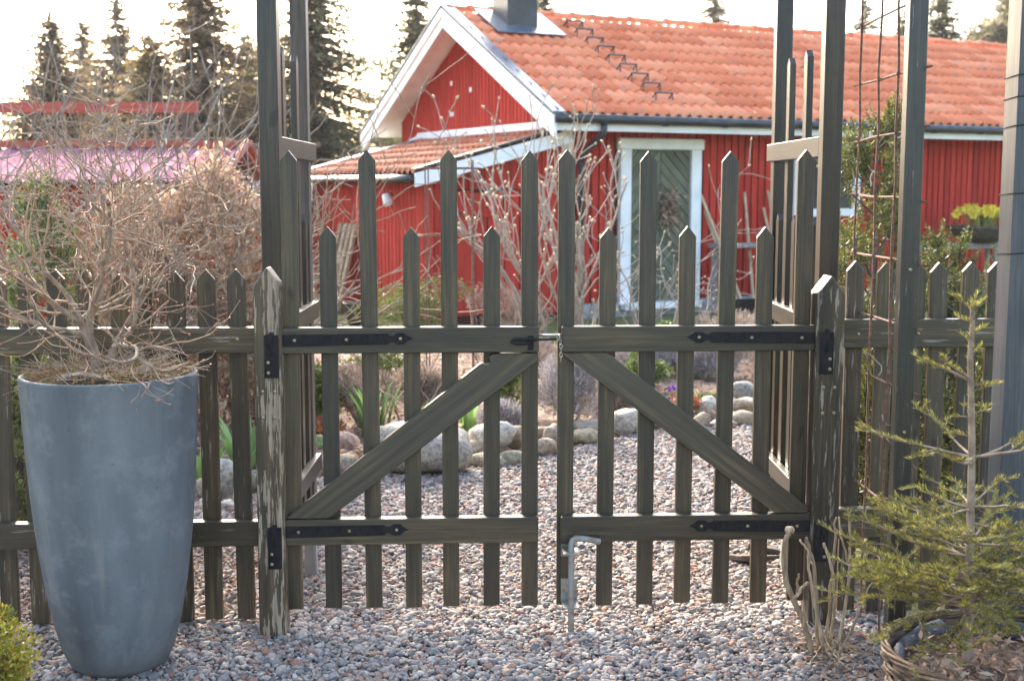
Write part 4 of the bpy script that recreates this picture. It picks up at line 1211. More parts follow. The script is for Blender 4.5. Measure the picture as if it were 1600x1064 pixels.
# ---- golden bush at the lower left
def leaf_mass(name, base, ell, n, mat, label, cat, group=None, lsize=(.01, .02), lw=.6, seed=3, lumps=9, stems=5, twigmat='twig_tan', shell=.55, part='foliage', updir=.4):
    g = np.random.default_rng(seed)
    ell = np.array(ell, float)
    lc = rand_dirs(lumps, g) * g.uniform(.3, .75, lumps)[:, None] * ell * .8; lr = g.uniform(.28, .5, lumps)
    k = g.integers(0, lumps, n)
    dirs = rand_dirs(n, g); rad = (1 - (1 - shell) * g.random(n) ** 1.5)
    C = lc[k] + dirs * (lr[k] * rad)[:, None] * ell * np.array([1, 1, .9])
    C[:, 2] += ell[2]
    C[:, 2] = np.maximum(C[:, 2], .01)
    D = dirs + g.normal(size=(n, 3)) * .7; D[:, 2] += updir
    V, F = cards(C, D, rand_dirs(n, g), g.uniform(lsize[0], lsize[1], n), g.uniform(lsize[0], lsize[1], n) * lw)
    root = empty(name, base); tag(root, label, cat, group)
    tag(inst(part, mesh_np(part, V, F, mat), root), kind='stuff')
    S = []
    for q in range(lumps):
        e = lc[q] + np.array([0, 0, ell[2]]); m = e * .5 + g.normal(size=3) * .05 * ell
        S.append((0, 0, -.02, *m, ell[2] * .035, ell[2] * .025)); S.append((*m, *e, ell[2] * .025, ell[2] * .012))
        for _ in range(stems):
            t = lc[q] + rand_dirs(1, g)[0] * lr[q] * ell * .9 + np.array([0, 0, ell[2]])
            S.append((*e, *t, ell[2] * .012, ell[2] * .005))
    inst('stems', segs_mesh('stems', S, M[twigmat], 4), root)
    return root
leaf_mass('golden_bush', (-1.52, 3.58, 0), (.20, .2, .20), 7000, M['gold_leaf'], 'low golden-leaved bush at the lower left corner', 'bush', lsize=(.010, .02), seed=4)

# ================================================================== GARDEN BED
STONES = [
(-0.98,7.29,0.06,0.228,0.141,'p','pinkish rounded stone beside the big grey boulder'),
(-1.11,7.22,0.09,0.110,0.092,'g','green mossy stone at the left end of the stone row'),
(-1.14,7.14,0.03,0.109,0.075,'y','small ochre stone below the green mossy stone'),
(-1.08,7.17,0.01,0.095,0.038,'w','tiny rosy white stone between the ochre and pinkish stones'),
(-0.94,6.86,0.04,0.194,0.095,'t','low tan stone in front of the pinkish stone'),
(-0.51,6.96,0.12,0.588,0.269,'G','very large flat-topped grey granite boulder in the bed edging'),
(-0.12,7.29,0.12,0.257,0.153,'W','large angular white stone on top of the stone row'),
(0.02,7.33,0.10,0.141,0.124,'b','brown rounded stone just right of the angular white one'),
(-0.18,7.24,0.05,0.219,0.114,'t','tan stone under the angular white stone'),
(-0.14,7.03,0.03,0.206,0.080,'q','lichen-grey stone right of the big boulder, on the gravel'),
(0.01,7.09,0.03,0.165,0.081,'q','lichen-grey stone below the brown rounded stone'),
(0.19,7.55,0.08,0.145,0.086,'b','brown stone on top, seen between the two gate leaves'),
(0.18,7.32,0.04,0.148,0.093,'t','tan stone on the gravel seen between the two gate leaves'),
(0.26,7.45,0.07,0.151,0.165,'s','upright sandy stone behind the inner picket of the right leaf'),
(0.45,7.66,0.04,0.170,0.095,'y','smooth ochre stone at the edge of the heather mound'),
(0.49,7.83,0.08,0.213,0.062,'s','flat sandy stone lying behind the smooth ochre one'),
(0.74,7.96,0.07,0.209,0.166,'W','tall white stone with crocuses beside it'),
(1.33,8.59,0.06,0.156,0.137,'W','white upright stone beside the red sedum'),
(1.23,8.18,0.04,0.116,0.096,'t','small tan stone below the red sedum'),
(1.64,8.97,0.11,0.216,0.122,'G','grey stone on top of the right-hand stone pile'),
(1.56,8.47,0.10,0.196,0.096,'s','sandy stone in the middle of the right-hand stone pile'),
(1.52,8.30,0.04,0.192,0.101,'t','tan stone at the bottom of the right-hand stone pile'),
(1.38,8.24,0.02,0.166,0.058,'W','low white stone left of the right-hand stone pile'),
(0.99,8.21,0.03,0.207,0.083,'s','low sandy stone behind the sloping brace of the right leaf'),
(-1.48,6.41,0.07,0.150,0.154,'W','large whitish stone seen through the left fence'),
(-1.54,6.30,0.04,0.109,0.098,'s','sandy stone half hidden by the planter behind the left fence'),
(-1.34,6.17,0.03,0.094,0.085,'t','tan stone low behind the last picket of the left fence'),
(-1.48,6.07,0.02,0.093,0.054,'w','small rosy white stone on the gravel behind the left fence'),
(-1.38,6.06,0.02,0.080,0.051,'W','little white stone beside the rosy one behind the left fence'),
(-1.36,6.46,0.04,0.112,0.095,'q','lichen-grey stone below the bulb leaves behind the left fence'),
(-1.18,6.48,0.05,0.164,0.129,'s','rounded sandy stone behind the weathered left gate post'),
(-1.12,6.40,0.03,0.130,0.077,'t','small tan stone low behind the weathered left gate post'),
]
def stone_mesh(w, h, seed, angular=.0):
    g = np.random.default_rng(seed)
    bm = bmesh.new(); bmesh.ops.create_icosphere(bm, subdivisions=3, radius=1)
    ph = g.uniform(0, 6, (5, 3)); fr_ = g.uniform(.8, 2.4, (5, 3)); am = np.append(g.uniform(.03, .10, 5), g.uniform(.012, .03, 5)); fr_ = np.vstack([fr_, g.uniform(3, 8, (5, 3))]); ph = np.vstack([ph, g.uniform(0, 6, (5, 3))])
    cuts = [(norm(g.normal(size=3)), g.uniform(.70, .92)) for _ in range(9 if angular else 4)]
    for v in bm.verts:
        c = np.array(v.co); pw = .72 if angular else .88
        c = np.sign(c) * np.abs(c) ** pw; c = c / max(.9, np.linalg.norm(c) ** .35)
        s = 1 + sum(a * math.sin(float(np.dot(f, c)) + float(p[0])) for a, f, p in zip(am, fr_, ph))
        c = c * s
        for nn, dd in cuts:
            e = float(np.dot(c, nn)) - dd
            if e > 0: c = c - nn * e * .8
        v.co = (c[0] * w * .54, c[1] * w * .42, c[2] * h * .58)
    return mesh_bm('stone', bm, None, True)
for i, (x, y, z, w, h, k, lab) in enumerate(STONES):
    me = stone_mesh(w, h, 100 + i, k in 'WG'); me.materials.append(ST[k])
    tag(inst('border_stone', me, None, (x, y, z), (0, 0, rng.uniform(-.4, .4))), lab, 'stone', 'stones edging the flower bed')

def spikes(name, base, r, h, n, mat, label, cat, group=None, seed=1, lean=.6, w=.006, part='foliage', sub=1):
    """a tuft or mound of thin upright shoots"""
    g = np.random.default_rng(seed)
    a_ = g.uniform(0, 2 * math.pi, n); q = np.sqrt(g.random(n))
    ex = np.stack([q * np.cos(a_), q * np.sin(a_)], -1)
    hh = h * np.sqrt(np.clip(1 - q ** 2 * .8, .05, 1)) * g.uniform(.75, 1.1, n)
    B = np.column_stack([ex * r * .55, np.zeros(n) - .01])
    T = np.column_stack([ex * r * g.uniform(.85, 1.1, n)[:, None], hh])
    st = g.uniform(.35, .7, n)[:, None]
    C = B * (1 - st) + T * st
    V, F = cards(C, T - C + g.normal(size=(n, 3)) * .015, rand_dirs(n, g), np.linalg.norm(T - C, axis=1) * g.uniform(.5, 1.05, n), np.full(n, w) * g.uniform(.6, 1.4, n))
    root = empty(name, base); tag(root, label, cat, group)
    tag(inst(part, mesh_np(part, V, F, mat), root), kind='stuff')
    S = np.column_stack([B[::6], C[::6], np.full(len(B[::6]), .002), np.full(len(B[::6]), .0015)])
    inst('stems', segs_mesh('stems', S, M['twig_grey'], 3), root)
    return root
litter('leaf_litter', 'brown litter on the ground under the yews', 1.36, 2.9, 4.55, 7.4, 2600, -.02, M['litter'], (.02, .05), w=.4)
HG = 'heather mounds in the bed'
for (x, y, r_, h, lab, mat, sd) in (
    (.36, 8.0, .21, .52, 'large grey heather mound behind the gap between the gate leaves', 'heather', 1), (-.07, 7.66, .17, .24, 'grey heather mound behind the angular white stone', 'heather', 2),
    (.66, 8.4, .2, .22, 'low grey-brown heather left of the crocuses', 'heather_brown', 3), (1.05, 10.0, .34, .42, 'pale grey heather between the round green bushes', 'heather', 4),
    (1.75, 10.2, .45, .62, 'tall grey-brown heather behind the right-hand stone pile', 'heather_brown', 5), (-.62, 8.6, .24, .30, 'brown heather behind the big grey boulder', 'heather_brown', 6),
    (-.98, 8.1, .26, .40, 'tangled dry brown perennial behind the pinkish stone', 'heather_brown', 7), (1.45, 9.9, .28, .36, 'small grey heather beside the yellow-green bush', 'heather', 8), (.1, 9.6, .35, .42, 'brown dead perennial clump deep in the bed', 'heather_brown', 9)):
    leaf_mass('heather', (x, y, .03), (r_ * 1.15, r_ * 1.15, h * .52), 5200, M[mat], lab, 'heather', HG, (.035, .07), .13, sd + 200, lumps=12, updir=1.2, twigmat='twig_grey')
BG = 'round evergreen bushes in the bed'
for (x, y, r_, h, lab, mat, sd) in (
    (-.02, 8.2, .17, .44, 'green box bush between the braces of the gate', 'box_leaf', 1), (.55, 9.1, .26, .26, 'green box bush right of the large grey heather', 'box_leaf', 2), (.95, 9.3, .22, .30, 'bright green box bush behind the tall white stone', 'box_leaf', 3),
    (1.36, 10.6, .40, .36, 'yellow-green bush below the house door', 'box_leaf', 4), (-1.22, 7.9, .2, .50, 'green leafy bush beside the left arbor side', 'box_leaf', 5), (-.95, 9.3, .35, .40, 'green bush behind the dry brown perennial', 'box_leaf', 6),
    (.55, 10.8, .35, .32, 'yellow-green bush near the budding magnolia', 'box_leaf', 7)):
    leaf_mass('box_bush', (x, y, .03), (r_, r_, h * .6), 2600, M[mat], lab, 'bush', BG, (.02, .036), .55, sd)
leaf_mass('clipped_hedge', (-.9, 12.6, 0), (.75, .4, .36), 5200, M['box_leaf'], 'low grey-green hedge in front of the lean-to shed door', 'hedge', None, (.02, .035), .5, 31, lumps=14)
leaf_mass('dry_hedge', (-.05, 12.4, 0), (.5, .4, .38), 5200, M['heather_brown'], 'low brownish leafless hedge right of the grey-green hedge', 'hedge', None, (.02, .04), .3, 32, lumps=10)
leaf_mass('red_sedum', (1.18, 8.62, .03), (.2, .14, .06), 1400, M['sedum'], 'orange-red sedum cushion among the stones', 'plant', None, (.012, .024), .6, 33)
leaf_mass('green_cushion', (1.36, 8.75, .03), (.2, .12, .06), 1400, M['grass'], 'green cushion plant spilling beside the red sedum', 'plant', None, (.012, .03), .3, 34)
spikes('red_leaves_plant', (-1.12, 7.62, .04), .12, .16, 260, M['sedum'], 'small red-leaved plant behind the green mossy stone', 'plant', None, 35, w=.03)

def blades(name, base, n, h, w, mat, label, cat, group=None, seed=1, r=.06, lean=.35):
    """broad arching strap leaves"""
    g = np.random.default_rng(seed); V, F = [], []
    for k in range(n):
        a_ = g.uniform(0, 2 * math.pi); d = np.array([math.cos(a_), math.sin(a_), 0]); s = np.array([-d[1], d[0], 0])
        b = d * r * g.random(); L = h * g.uniform(.65, 1.1); ww = w * g.uniform(.7, 1.2); ln = lean * g.uniform(.4, 1.4)
        i0 = len(V)
        for t in (0, .35, .7, 1):
            c = b + d * L * ln * t * t + np.array([0, 0, L * t * (1 - .25 * ln * t)]); q = ww * (.7 + t * 1.1) * (1 - t) ** .6 if t < 1 else .0005
            V += [c - s * q, c + s * q]
        for j in range(3): F.append((i0 + j * 2, i0 + j * 2 + 1, i0 + j * 2 + 3, i0 + j * 2 + 2))
    root = empty(name, base); tag(root, label, cat, group)
    inst('leaves', mesh_np('leaves', V, F, mat, True), root)
    return root
LG = 'bulb leaves coming up'
blades('tulip', (-.84, 7.75, .04), 34, .34, .02, M['bulb_leaf'], 'broad green tulip leaves above the pinkish stone', 'tulip', LG, 1, .1)
blades('tulip', (-.48, 7.75, .04), 8, .2, .018, M['bulb_leaf'], 'few green tulip leaves behind the big grey boulder', 'tulip', LG, 2, .07)
blades('tulip', (-.27, 7.9, .04), 22, .26, .018, M['bulb_leaf'], 'green tulip leaves above the left gate brace', 'tulip', LG, 3, .1)
blades('tulip', (-1.42, 6.7, .04), 22, .3, .028, M['bulb_leaf'], 'broad green leaves behind the left fence by the gate post', 'tulip', LG, 4, .12, .5)
blades('tulip', (-1.62, 6.5, .04), 16, .22, .024, M['bulb_leaf'], 'green leaves beside the planter behind the left fence', 'tulip', LG, 5, .1, .5)
blades('tulip', (.42, 8.6, .04), 12, .2, .016, M['bulb_leaf'], 'thin green leaves right of the gate gap', 'tulip', LG, 6, .1)
blades('grass_tuft', (1.16, 5.05, 0), 40, .13, .0035, M['grass'], 'bright green grass tuft beside the right arbor foot', 'grass tuft', None, 7, .03, .5)
blades('grass_tuft', (1.3, 5.6, 0), 30, .10, .003, M['grass'], 'small grass tuft behind the right gate leaf', 'grass tuft', None, 8, .05, .5)
def crocus(p, sd):
    g = np.random.default_rng(sd); root = empty('crocus', p)
    V, F = [], []
    for k in range(5):
        a_ = k * 1.256; d = np.array([math.cos(a_), math.sin(a_), 0]); s = np.array([-d[1], d[0], 0]); i0 = len(V)
        for t, w_ in ((0, .004), (.5, .014), (1, .002)):
            c = d * .018 * t + np.array([0, 0, .03 + .045 * t]); V += [c - s * w_, c + s * w_]
        F += [(i0, i0 + 1, i0 + 3, i0 + 2), (i0 + 2, i0 + 3, i0 + 5, i0 + 4)]
    inst('petals', mesh_np('petals', V, F, M['purple_petal'], True), root)
    inst('stalk', segs_mesh('stalk', [(0, 0, 0, 0, 0, .035, .003, .003)], M['bulb_leaf'], 5), root)
    return root
cl = [(.55, 8.05, .05), (.60, 8.12, .05), (.66, 8.04, .05), (.85, 8.12, .06), (.89, 8.2, .06), (1.12, 9.0, .07), (1.16, 9.05, .07)]
for k, p in enumerate(cl): tag(crocus(p, k), ['purple crocus left of the tall white stone, nearest the heather', 'purple crocus just behind the leftmost crocus', 'purple crocus closest to the left side of the tall white stone', 'purple crocus right of the tall white stone', 'purple crocus behind the one right of the tall white stone', 'purple crocus by the bright green box bush, front one', 'purple crocus by the bright green box bush, rear one'][k], 'crocus', 'crocuses among the stones')
# slate pieces and log near the right arbor foot
for k, (x, y, w, rz, lab) in enumerate(((1.02, 5.2, .12, .5, 'dark slate piece lying flat behind the right gate leaf'), (1.10, 5.32, .1, -.3, 'small tilted slate piece by the grass tuft'))):
    tag(inst('slate_piece', prism_mesh('slate_piece', [(-w, -.04), (w * .8, -.05), (w, .03), (-.2 * w, .06), (-w * .9, .04)], -.012, .012, M['bark'], .004), None, (x, y, .012), (R(80), R(8), rz)), lab, 'slate', 'slate pieces')

# ---- budding magnolia and bare shrubs
Pm = dict(step=.10, wander=.12, up=.07, taper=.45, rmin=.0045, max=3, prob=[.42, .36, .26], ang=(.3, .7), len=(.3, .55), rk=.55)
shrub('budding_magnolia', (.46, 11.6, 0), 13, Pm, M['twig_pale'], 'tall pale magnolia shrub with furry buds left of the house door', 'magnolia', None, 41, .24, 1.7, .018, .22, 5, M['bud'], (.026, .05))
Pb = dict(step=.09, wander=.16, up=.02, taper=.5, rmin=.003, max=3, prob=[.5, .4, .3], ang=(.4, 1.0), len=(.4, .7), rk=.6)
SG = 'bare shrubs in the garden'
shrub('bare_shrub', (-2.0, 10.8, 0), 4, dict(Pb, prob=[.35, .25, .15]), M['twig_tan'], 'bare twiggy shrub beside the left arbor posts', 'shrub', SG, 42, .5, 1.2, .012, .15, 4)
shrub('bare_shrub', (-.62, 7.8, 0), 4, dict(Pb, prob=[.3, .25, .1]), M['twig_tan'], 'bare upright stems behind the big grey boulder', 'shrub', SG, 43, .3, .75, .009, .12, 4)
shrub('bare_shrub', (-.1, 10.2, 0), 5, dict(Pb, prob=[.4, .3, .2]), M['twig_tan'], 'bare thin shrub below the left side of the magnolia', 'shrub', SG, 44, .45, .8, .009, .2, 4)
shrub('bare_shrub', (1.35, 11.3, 0), 8, Pb, M['twig_pale'], 'pale bare shrub in front of the house door', 'shrub', SG, 45, .5, .95, .01, .2, 4, M['bud'], (.02, .035))
shrub('bare_shrub', (-2.15, 8.7, 0), 6, dict(Pb, prob=[.4, .3, .2]), M['twig_tan'], 'bare shrub rising above the brown beech hedge', 'shrub', SG, 46, .5, 1.5, .013, .2, 4)
shrub('bare_tree', (-4.1, 9.2, 0), 6, dict(Pb, step=.15, rmin=.004), M['twig_grey'], 'grey bare young tree in front of the pink-roofed shed', 'tree', None, 47, .5, 1.9, .022, .1, 4)
shrub('bare_tree', (-3.0, 9.0, 0), 5, dict(Pb, step=.15, rmin=.004), M['twig_grey'], 'grey bare young tree right of the pink-roofed shed', 'tree', None, 48, .4, 2.0, .02, .1, 4)
shrub('bare_shrub', (-2.7, 6.7, 0), 4, dict(Pb, prob=[.4, .3, .2]), M['twig_tan'], 'tan bare shrub behind the planted shrub', 'shrub', SG, 49, .6, 1.25, .012, .2, 4)

# ---- beech hedge with its dry leaves
def beech_hedge():
    g = np.random.default_rng(51); root = empty('beech_hedge', (-1.95, 7.9, 0))
    tag(root, 'brown beech hedge with dry leaves behind the left fence', 'hedge')
    n = 15000
    X = g.uniform(-.62, .52, n); Y = g.normal(0, .16, n); Zt = 1.56 + .12 * np.sin(X * 5 + 1) + .10 * np.sin(X * 13) 
    Z = g.random(n) ** .9 * Zt + g.normal(0, .05, n); Z = np.maximum(Z, .1)
    C = np.column_stack([X, Y, Z]); D = g.normal(size=(n, 3)); D[:, 2] -= .9
    V, F = cards(C, D, rand_dirs(n, g), g.uniform(.04, .075, n), g.uniform(.013, .027, n))
    tag(inst('dry_leaves', mesh_np('dry_leaves', V, F, M['beech']), root), kind='stuff')
    S, tips = [], []
    for k in range(26):
        grow((g.uniform(-.6, .5), g.normal() * .1, 0), (g.normal() * .1, g.normal() * .1, 1), g.uniform(1.3, 1.8), .010, 0, dict(Pb, max=2, prob=[.5, .3]), S, tips, g)
    inst('branches', segs_mesh('branches', S, M['twig_tan'], 4), root)
beech_hedge()

# ---- yews, thuja: upright evergreen with needle shoots
def evergreen(name, base, H, Rr, n, mat, label, cat, group=None, seed=1, ln=(.02, .038), wd=(.0035, .0065), lumps=60, top=.25, trunk=.03):
    g = np.random.default_rng(seed); S, C, D = [], [], []
    inst_root = empty(name, base); tag(inst_root, label, cat, group)
    per = max(1, int(n * 2.6) // (lumps * 9))
    for k in range(lumps):
        z = H * (.06 + .9 * (k + g.random()) / lumps); rr = Rr * (1 - (z / H) ** 2.2 * (1 - top)) * g.uniform(.65, 1.15)
        a_ = g.uniform(0, 2 * math.pi); e = np.array([math.cos(a_) * rr, math.sin(a_) * rr, z]); b = np.array([0, 0, max(.05, z - rr * .9)])
        S.append((*b, *e, .008, .004))
        for j in range(9):
            p = e + g.normal(size=3) * rr * np.array([.28, .28, .3]); dd = norm(norm(e - b) * .5 + np.array([0, 0, .9]) + g.normal(size=3) * .35); L = g.uniform(.08, .2) * (H / 1.6) ** .3
            S.append((*p, *(p + dd * L), .003, .0015))
            t = g.random(per)
            C.append(p + dd * L * t[:, None]); x = rand_dirs(per, g); D.append(dd * .8 + x)
    C = np.vstack(C); D = np.vstack(D); m = len(C)
    V, F = cards(C, D, rand_dirs(m, g), g.uniform(ln[0], ln[1], m), g.uniform(wd[0], wd[1], m))
    tag(inst('foliage', mesh_np('foliage', V, F, mat), inst_root), kind='stuff')
    tag(inst('branches', segs_mesh('branches', S, M['bark'], 4), inst_root), kind='stuff')
    inst('trunk', segs_mesh('trunk', [(0, 0, -.02, 0, 0, H * .8, trunk, trunk * .4)], M['bark'], 7), inst_root)
    return inst_root
YG = 'yews behind the right fence'
evergreen('yew', (1.98, 7.0, 0), 1.95, .25, 14000, M['yew'], 'tall columnar yellow-green yew behind the rusty mesh', 'yew', YG, 1)
evergreen('yew', (2.45, 7.2, 0), 1.24, .2, 7000, M['yew'], 'pointed golden yew between the mesh post and the fence pickets', 'yew', YG, 2)
evergreen('yew', (2.15, 6.2, 0), 1.05, .26, 8000, M['yew'], 'bushy dark yew low behind the right fence', 'yew', YG, 3)
evergreen('yew', (2.75, 6.6, 0), 1.12, .3, 8000, M['yew'], 'dense green yew at the far right behind the fence', 'yew', YG, 4)
evergreen('yew', (1.75, 6.3, 0), .95, .2, 6000, M['yew'], 'small yew at the foot of the tall columnar one', 'yew', YG, 5)
evergreen('yew', (3.25, 8.0, 0), 1.3, .3, 7000, M['yew'], 'green yew under the daffodil bowl', 'yew', YG, 6)
evergreen('yew', (1.66, 5.5, 0), .92, .24, 7000, M['yew'], 'dark green yew right behind the rusty mesh and fence', 'yew', YG, 16)
evergreen('yew', (2.25, 5.5, 0), .98, .28, 8000, M['yew'], 'dark green yew behind the fence under the spruce tip', 'yew', YG, 17)
evergreen('thuja', (-2.75, 7.6, 0), 1.55, .24, 8000, M['thuja'], 'light green feathery thuja behind the planted shrub', 'thuja', None, 7)
evergreen('thuja', (-3.6, 8.2, 0), 1.15, .34, 7000, M['thuja'], 'low yellowish thuja at the far left behind the fence', 'thuja', None, 8)
evergreen('thuja', (-2.2, 5.6, 0), .8, .3, 7000, M['box_leaf'], 'dark green low evergreen left of the planter behind the fence', 'thuja', None, 9)

# ---- rusty plant support in the bed
ob = empty('plant_support', (-.45, 9.3, 0))
tag(ob, 'thin rusty wire plant support in front of the shed', 'plant support')
w_ = .165
for sx in (-1, 1):
    for sy in (-1, 1):
        inst('rod', segs_mesh('rod', [(sx * w_, sy * w_, 0, sx * w_, sy * w_, 1.74, .005, .005)], M['rust'], 5), ob)
t = np.linspace(0, 2 * math.pi, 28, endpoint=False)
for z in (1.68, 1.2, .52):
    inst('hoop', tube('hoop', np.stack([w_ * 1.4142 * np.cos(t) * .98, w_ * 1.41 * np.sin(t) * .98, z + 0 * t], -1), .005, M['rust'], 5, True), ob)

# ================================================================== THINGS BY THE HOUSE
def hpt(x, y, z=0.0):
    c, s = math.cos(HA), math.sin(HA)
    return (.608 + x * c - y * s, 15.21 + x * s + y * c, z)
# lantern on the shed wall
ln_ = empty('wall_lamp', hpt(-1.83, .80, 1.33), HA); tag(ln_, 'small white lamp fixed to the red shed wall', 'lamp')
inst('lamp_shade', lathe('lamp_shade', [(.02, .15), (.045, .13), (.06, .03), (.05, 0), (.0001, -.002)], M['white'], 16), ln_, (-.06, 0, 0), (0, R(-18), 0))
inst('bracket', segs_mesh('bracket', [(0, 0, .12, -.05, 0, .14, .008, .008)], M['black_iron'], 6), ln_)
inst('cord', segs_mesh('cord', [(-.05, 0, 0, -.03, -.01, -.07, .006, .006), (-.03, -.01, -.07, -.01, -.02, -.12, .006, .004)], M['straw_stem'], 5), ln_)
# planks leaning on the shed wall
for k, (y, w_k, lab) in enumerate(((1.78, .1, 'leaning old plank nearest the shed corner'), (1.95, .12, 'second leaning plank from the shed corner'), (2.12, .13, 'third leaning plank from the shed corner'), (2.32, .12, 'leaning plank farthest from the shed corner'))):
    b = hpt(-2.16, y + .12, 0)
    o = inst('leaning_plank', prism_mesh('leaning_plank', [(-w_k / 2, 0), (w_k / 2, 0), (w_k / 2, 1.13), (-w_k / 2, 1.13)], -.02, .02, M['plank'], .004), None, b, (R(-16), R(-7), HA + R(-90)))
    tag(o, lab, 'plank', 'planks leaning on the shed')
tub = inst('bucket', lathe('bucket', [(.0001, 0), (.13, 0), (.19, .24), (.2, .25), (.18, .25), (.13, .03), (.0001, .03)], M['black_sheet'], 24), None, hpt(-2.35, .6, -.02))
tag(tub, 'dark round bucket on the ground before the shed', 'bucket')
# bench with leaning tool handles
wb = empty('work_bench', hpt(2.40, -.35, 0), HA); tag(wb, 'rough grey work bench against the red wall right of the door', 'bench')
box('bench_top', wb, -.48, .48, -.12, .12, .80, .85, M['greywood'], .006)
for sx in (-1, 1):
    box('leg', wb, sx * .4 - .035, sx * .4 + .035, -.10, -.05, -.02, .92 if sx > 0 else .80, M['greywood'], .005); box('leg', wb, sx * .4 - .035, sx * .4 + .035, .05, .10, -.02, .80, M['greywood'], .005)
for (x, z1, lean, lab) in ((2.38, 1.45, -.33, 'pale tool handle leaning nearest the house door'), (2.30, 1.25, -.22, 'thin dark tool handle leaning behind the pale one'), (2.52, 1.48, .08, 'upright wooden tool handle above the work bench'), (3.06, 1.50, -.05, 'tallest pale tool handle beside the arbor post'), (3.02, 1.28, -.07, 'yellowish tool handle beside the arbor post')):
    p0 = hpt(x, -.42, 0); p1 = hpt(x + lean * 1.3, -.03, z1)
    S = [(0, 0, 0, *(np.array(p1) - np.array(p0)), .022, .018)]
    o = inst('tool_handle', segs_mesh('tool_handle', S, M['handle'], 7), None, p0)
    tag(o, lab, 'tool', 'tool handles by the wall')
    d = norm(np.array(p1) - np.array(p0))
    inst('tool_head', prism_mesh('tool_head', [(-.10, 0), (.10, 0), (.08, .16), (-.08, .16)], -.01, .01, M['black_iron'], .003), o, (0, 0, 0.0), (0, 0, HA))
bs_ = empty('wire_basket', hpt(2.7, -.75, 0), HA); tag(bs_, 'reddish wire basket leaning in front of the work bench', 'basket')
t = np.linspace(0, math.pi, 16)
for k in range(6):
    inst('wire', tube('wire', np.stack([.24 * np.cos(t), np.full(16, -.1 + k * .05), .05 + (.5 - k * .03) * np.sin(t)], -1), .007, M['rust'], 5), bs_)
for k in range(5):
    q = t[3 * k + 1]; inst('wire', segs_mesh('wire', [(.24 * math.cos(q), -.11, .05 + .5 * math.sin(q), .24 * math.cos(q), .16, .05 + .36 * math.sin(q), .006, .006)], M['rust'], 5), bs_)
# dry bouquet on the door
wr = empty('door_bouquet', hpt(1.45, -.07, 1.30), HA); wr.scale = (.7, .7, .75); tag(wr, 'dried bouquet with pale cloth hanging on the house door', 'bouquet')
g = np.random.default_rng(61)
n = 380; C = g.normal(size=(n, 3)) * np.array([.09, .02, .14]); C[:, 1] -= .02
D = g.normal(size=(n, 3)); D[:, 2] -= .5
V, F = cards(C, D, rand_dirs(n, g), g.uniform(.06, .14, n), g.uniform(.02, .05, n))
tag(inst('dried_leaves', mesh_np('dried_leaves', V, F, M['beech']), wr), kind='stuff')
V, F = cards(g.normal(size=(40, 3)) * np.array([.06, .02, .04]) + np.array([.03, -.04, -.16]), g.normal(size=(40, 3)) + np.array([0, 0, -1]), rand_dirs(40, g), g.uniform(.1, .18, 40), g.uniform(.06, .1, 40))
inst('cloth', mesh_np('cloth', V, F, M['straw']), wr)
# daffodil bowl on a trestle
tb = empty('planter_trestle', hpt(5.65, -.75, 0), HA); tag(tb, 'rough wooden trestle carrying the daffodil bowl by the red wall', 'trestle')
box('beam', tb, -.95, .75, -.09, .09, .72, .80, M['greywood'], .006)
for sx in (-.8, .6):
    for sy in (-1, 1): box('leg', tb, sx - .03, sx + .03, sy * .07 - .025, sy * .07 + .025, -.02, .72, M['greywood'], .005)
bw = inst('flower_bowl', lathe('flower_bowl', [(.0001, 0), (.2, 0), (.36, .10), (.44, .20), (.45, .23), (.42, .22), (.34, .12), (.0001, .1)], M['bark'], 28), None, hpt(6.02, -.75, .80))
tag(bw, 'dark bowl of yellow daffodils on the trestle', 'bowl')
df = blades('daffodils', hpt(6.05, -.75, .95), 90, .3, .012, M['grass'], 'clump of yellow daffodils in the dark bowl', 'daffodils', None, 71, .34, .4)
g = np.random.default_rng(72)
for k in range(26):
    a_ = g.uniform(0, 6.28); q = .36 * math.sqrt(g.random()); c = np.array([q * math.cos(a_), q * math.sin(a_) , .22 + g.random() * .1])
    t = np.linspace(0, 2 * math.pi, 6, endpoint=False); dn = norm(np.array([g.normal() * .5 - .3, -1, .3]))
    V, F = cards(np.repeat(c[None], 6, 0), np.stack([np.cos(t), -.2 + 0 * t, np.sin(t)], -1), np.repeat(dn[None], 6, 0), np.full(6, .075), np.full(6, .06))
    o = inst('flower', mesh_np('flower', V, F, M['yellow_petal']), df)
    inst('trumpet', lathe('trumpet', [(.008, 0), (.014, .02), (.02, .035)], M['yellow_petal'], 8), o, tuple(c), (R(75), 0, 0))

# ================================================================== PINK-ROOFED SHED AND PERGOLA ON THE LEFT
M['pink_sheet'] = simple('pink_plastic_sheet', (.26, .10, .14), (.33, .145, .185), 3, .9, .1, .003, stretch=(1, 1, 1), spec=.05)
M['red_beam'] = simple('red_beam', (.26, .05, .028), (.38, .085, .05), 4, .75, .2, .003, stretch=(1, 8, 8), obj_var=.12)
ps_ = empty('pink_roof_shed', (-4.2, 11.0, 0)); tag(ps_, 'low red shed with pale pink corrugated roof behind the bare shrubs', 'shed')
box('wall', ps_, -1.9, 1.62, .1, 1.6, -.02, 1.58, M['red_dark'])
for k in range(32): box('board', ps_, -1.9 + k * .11, -1.9 + k * .11 + .1, .07, .097, 0, 1.56, M['red_board'], .003)
xs = np.arange(-2.1, 1.75, .025); V, F = [], []
for i, x in enumerate(xs):
    w = .012 * math.sin(x * 2 * math.pi / .15)
    V += [(x, -.15, 1.60 + w), (x, .9, 1.90 + w), (x, 1.0, 1.90 + w), (x, 1.9, 1.6 + w)]
for i in range(len(xs) - 1):
    for j in range(3): F.append((i * 4 + j, (i + 1) * 4 + j, (i + 1) * 4 + j + 1, i * 4 + j + 1))
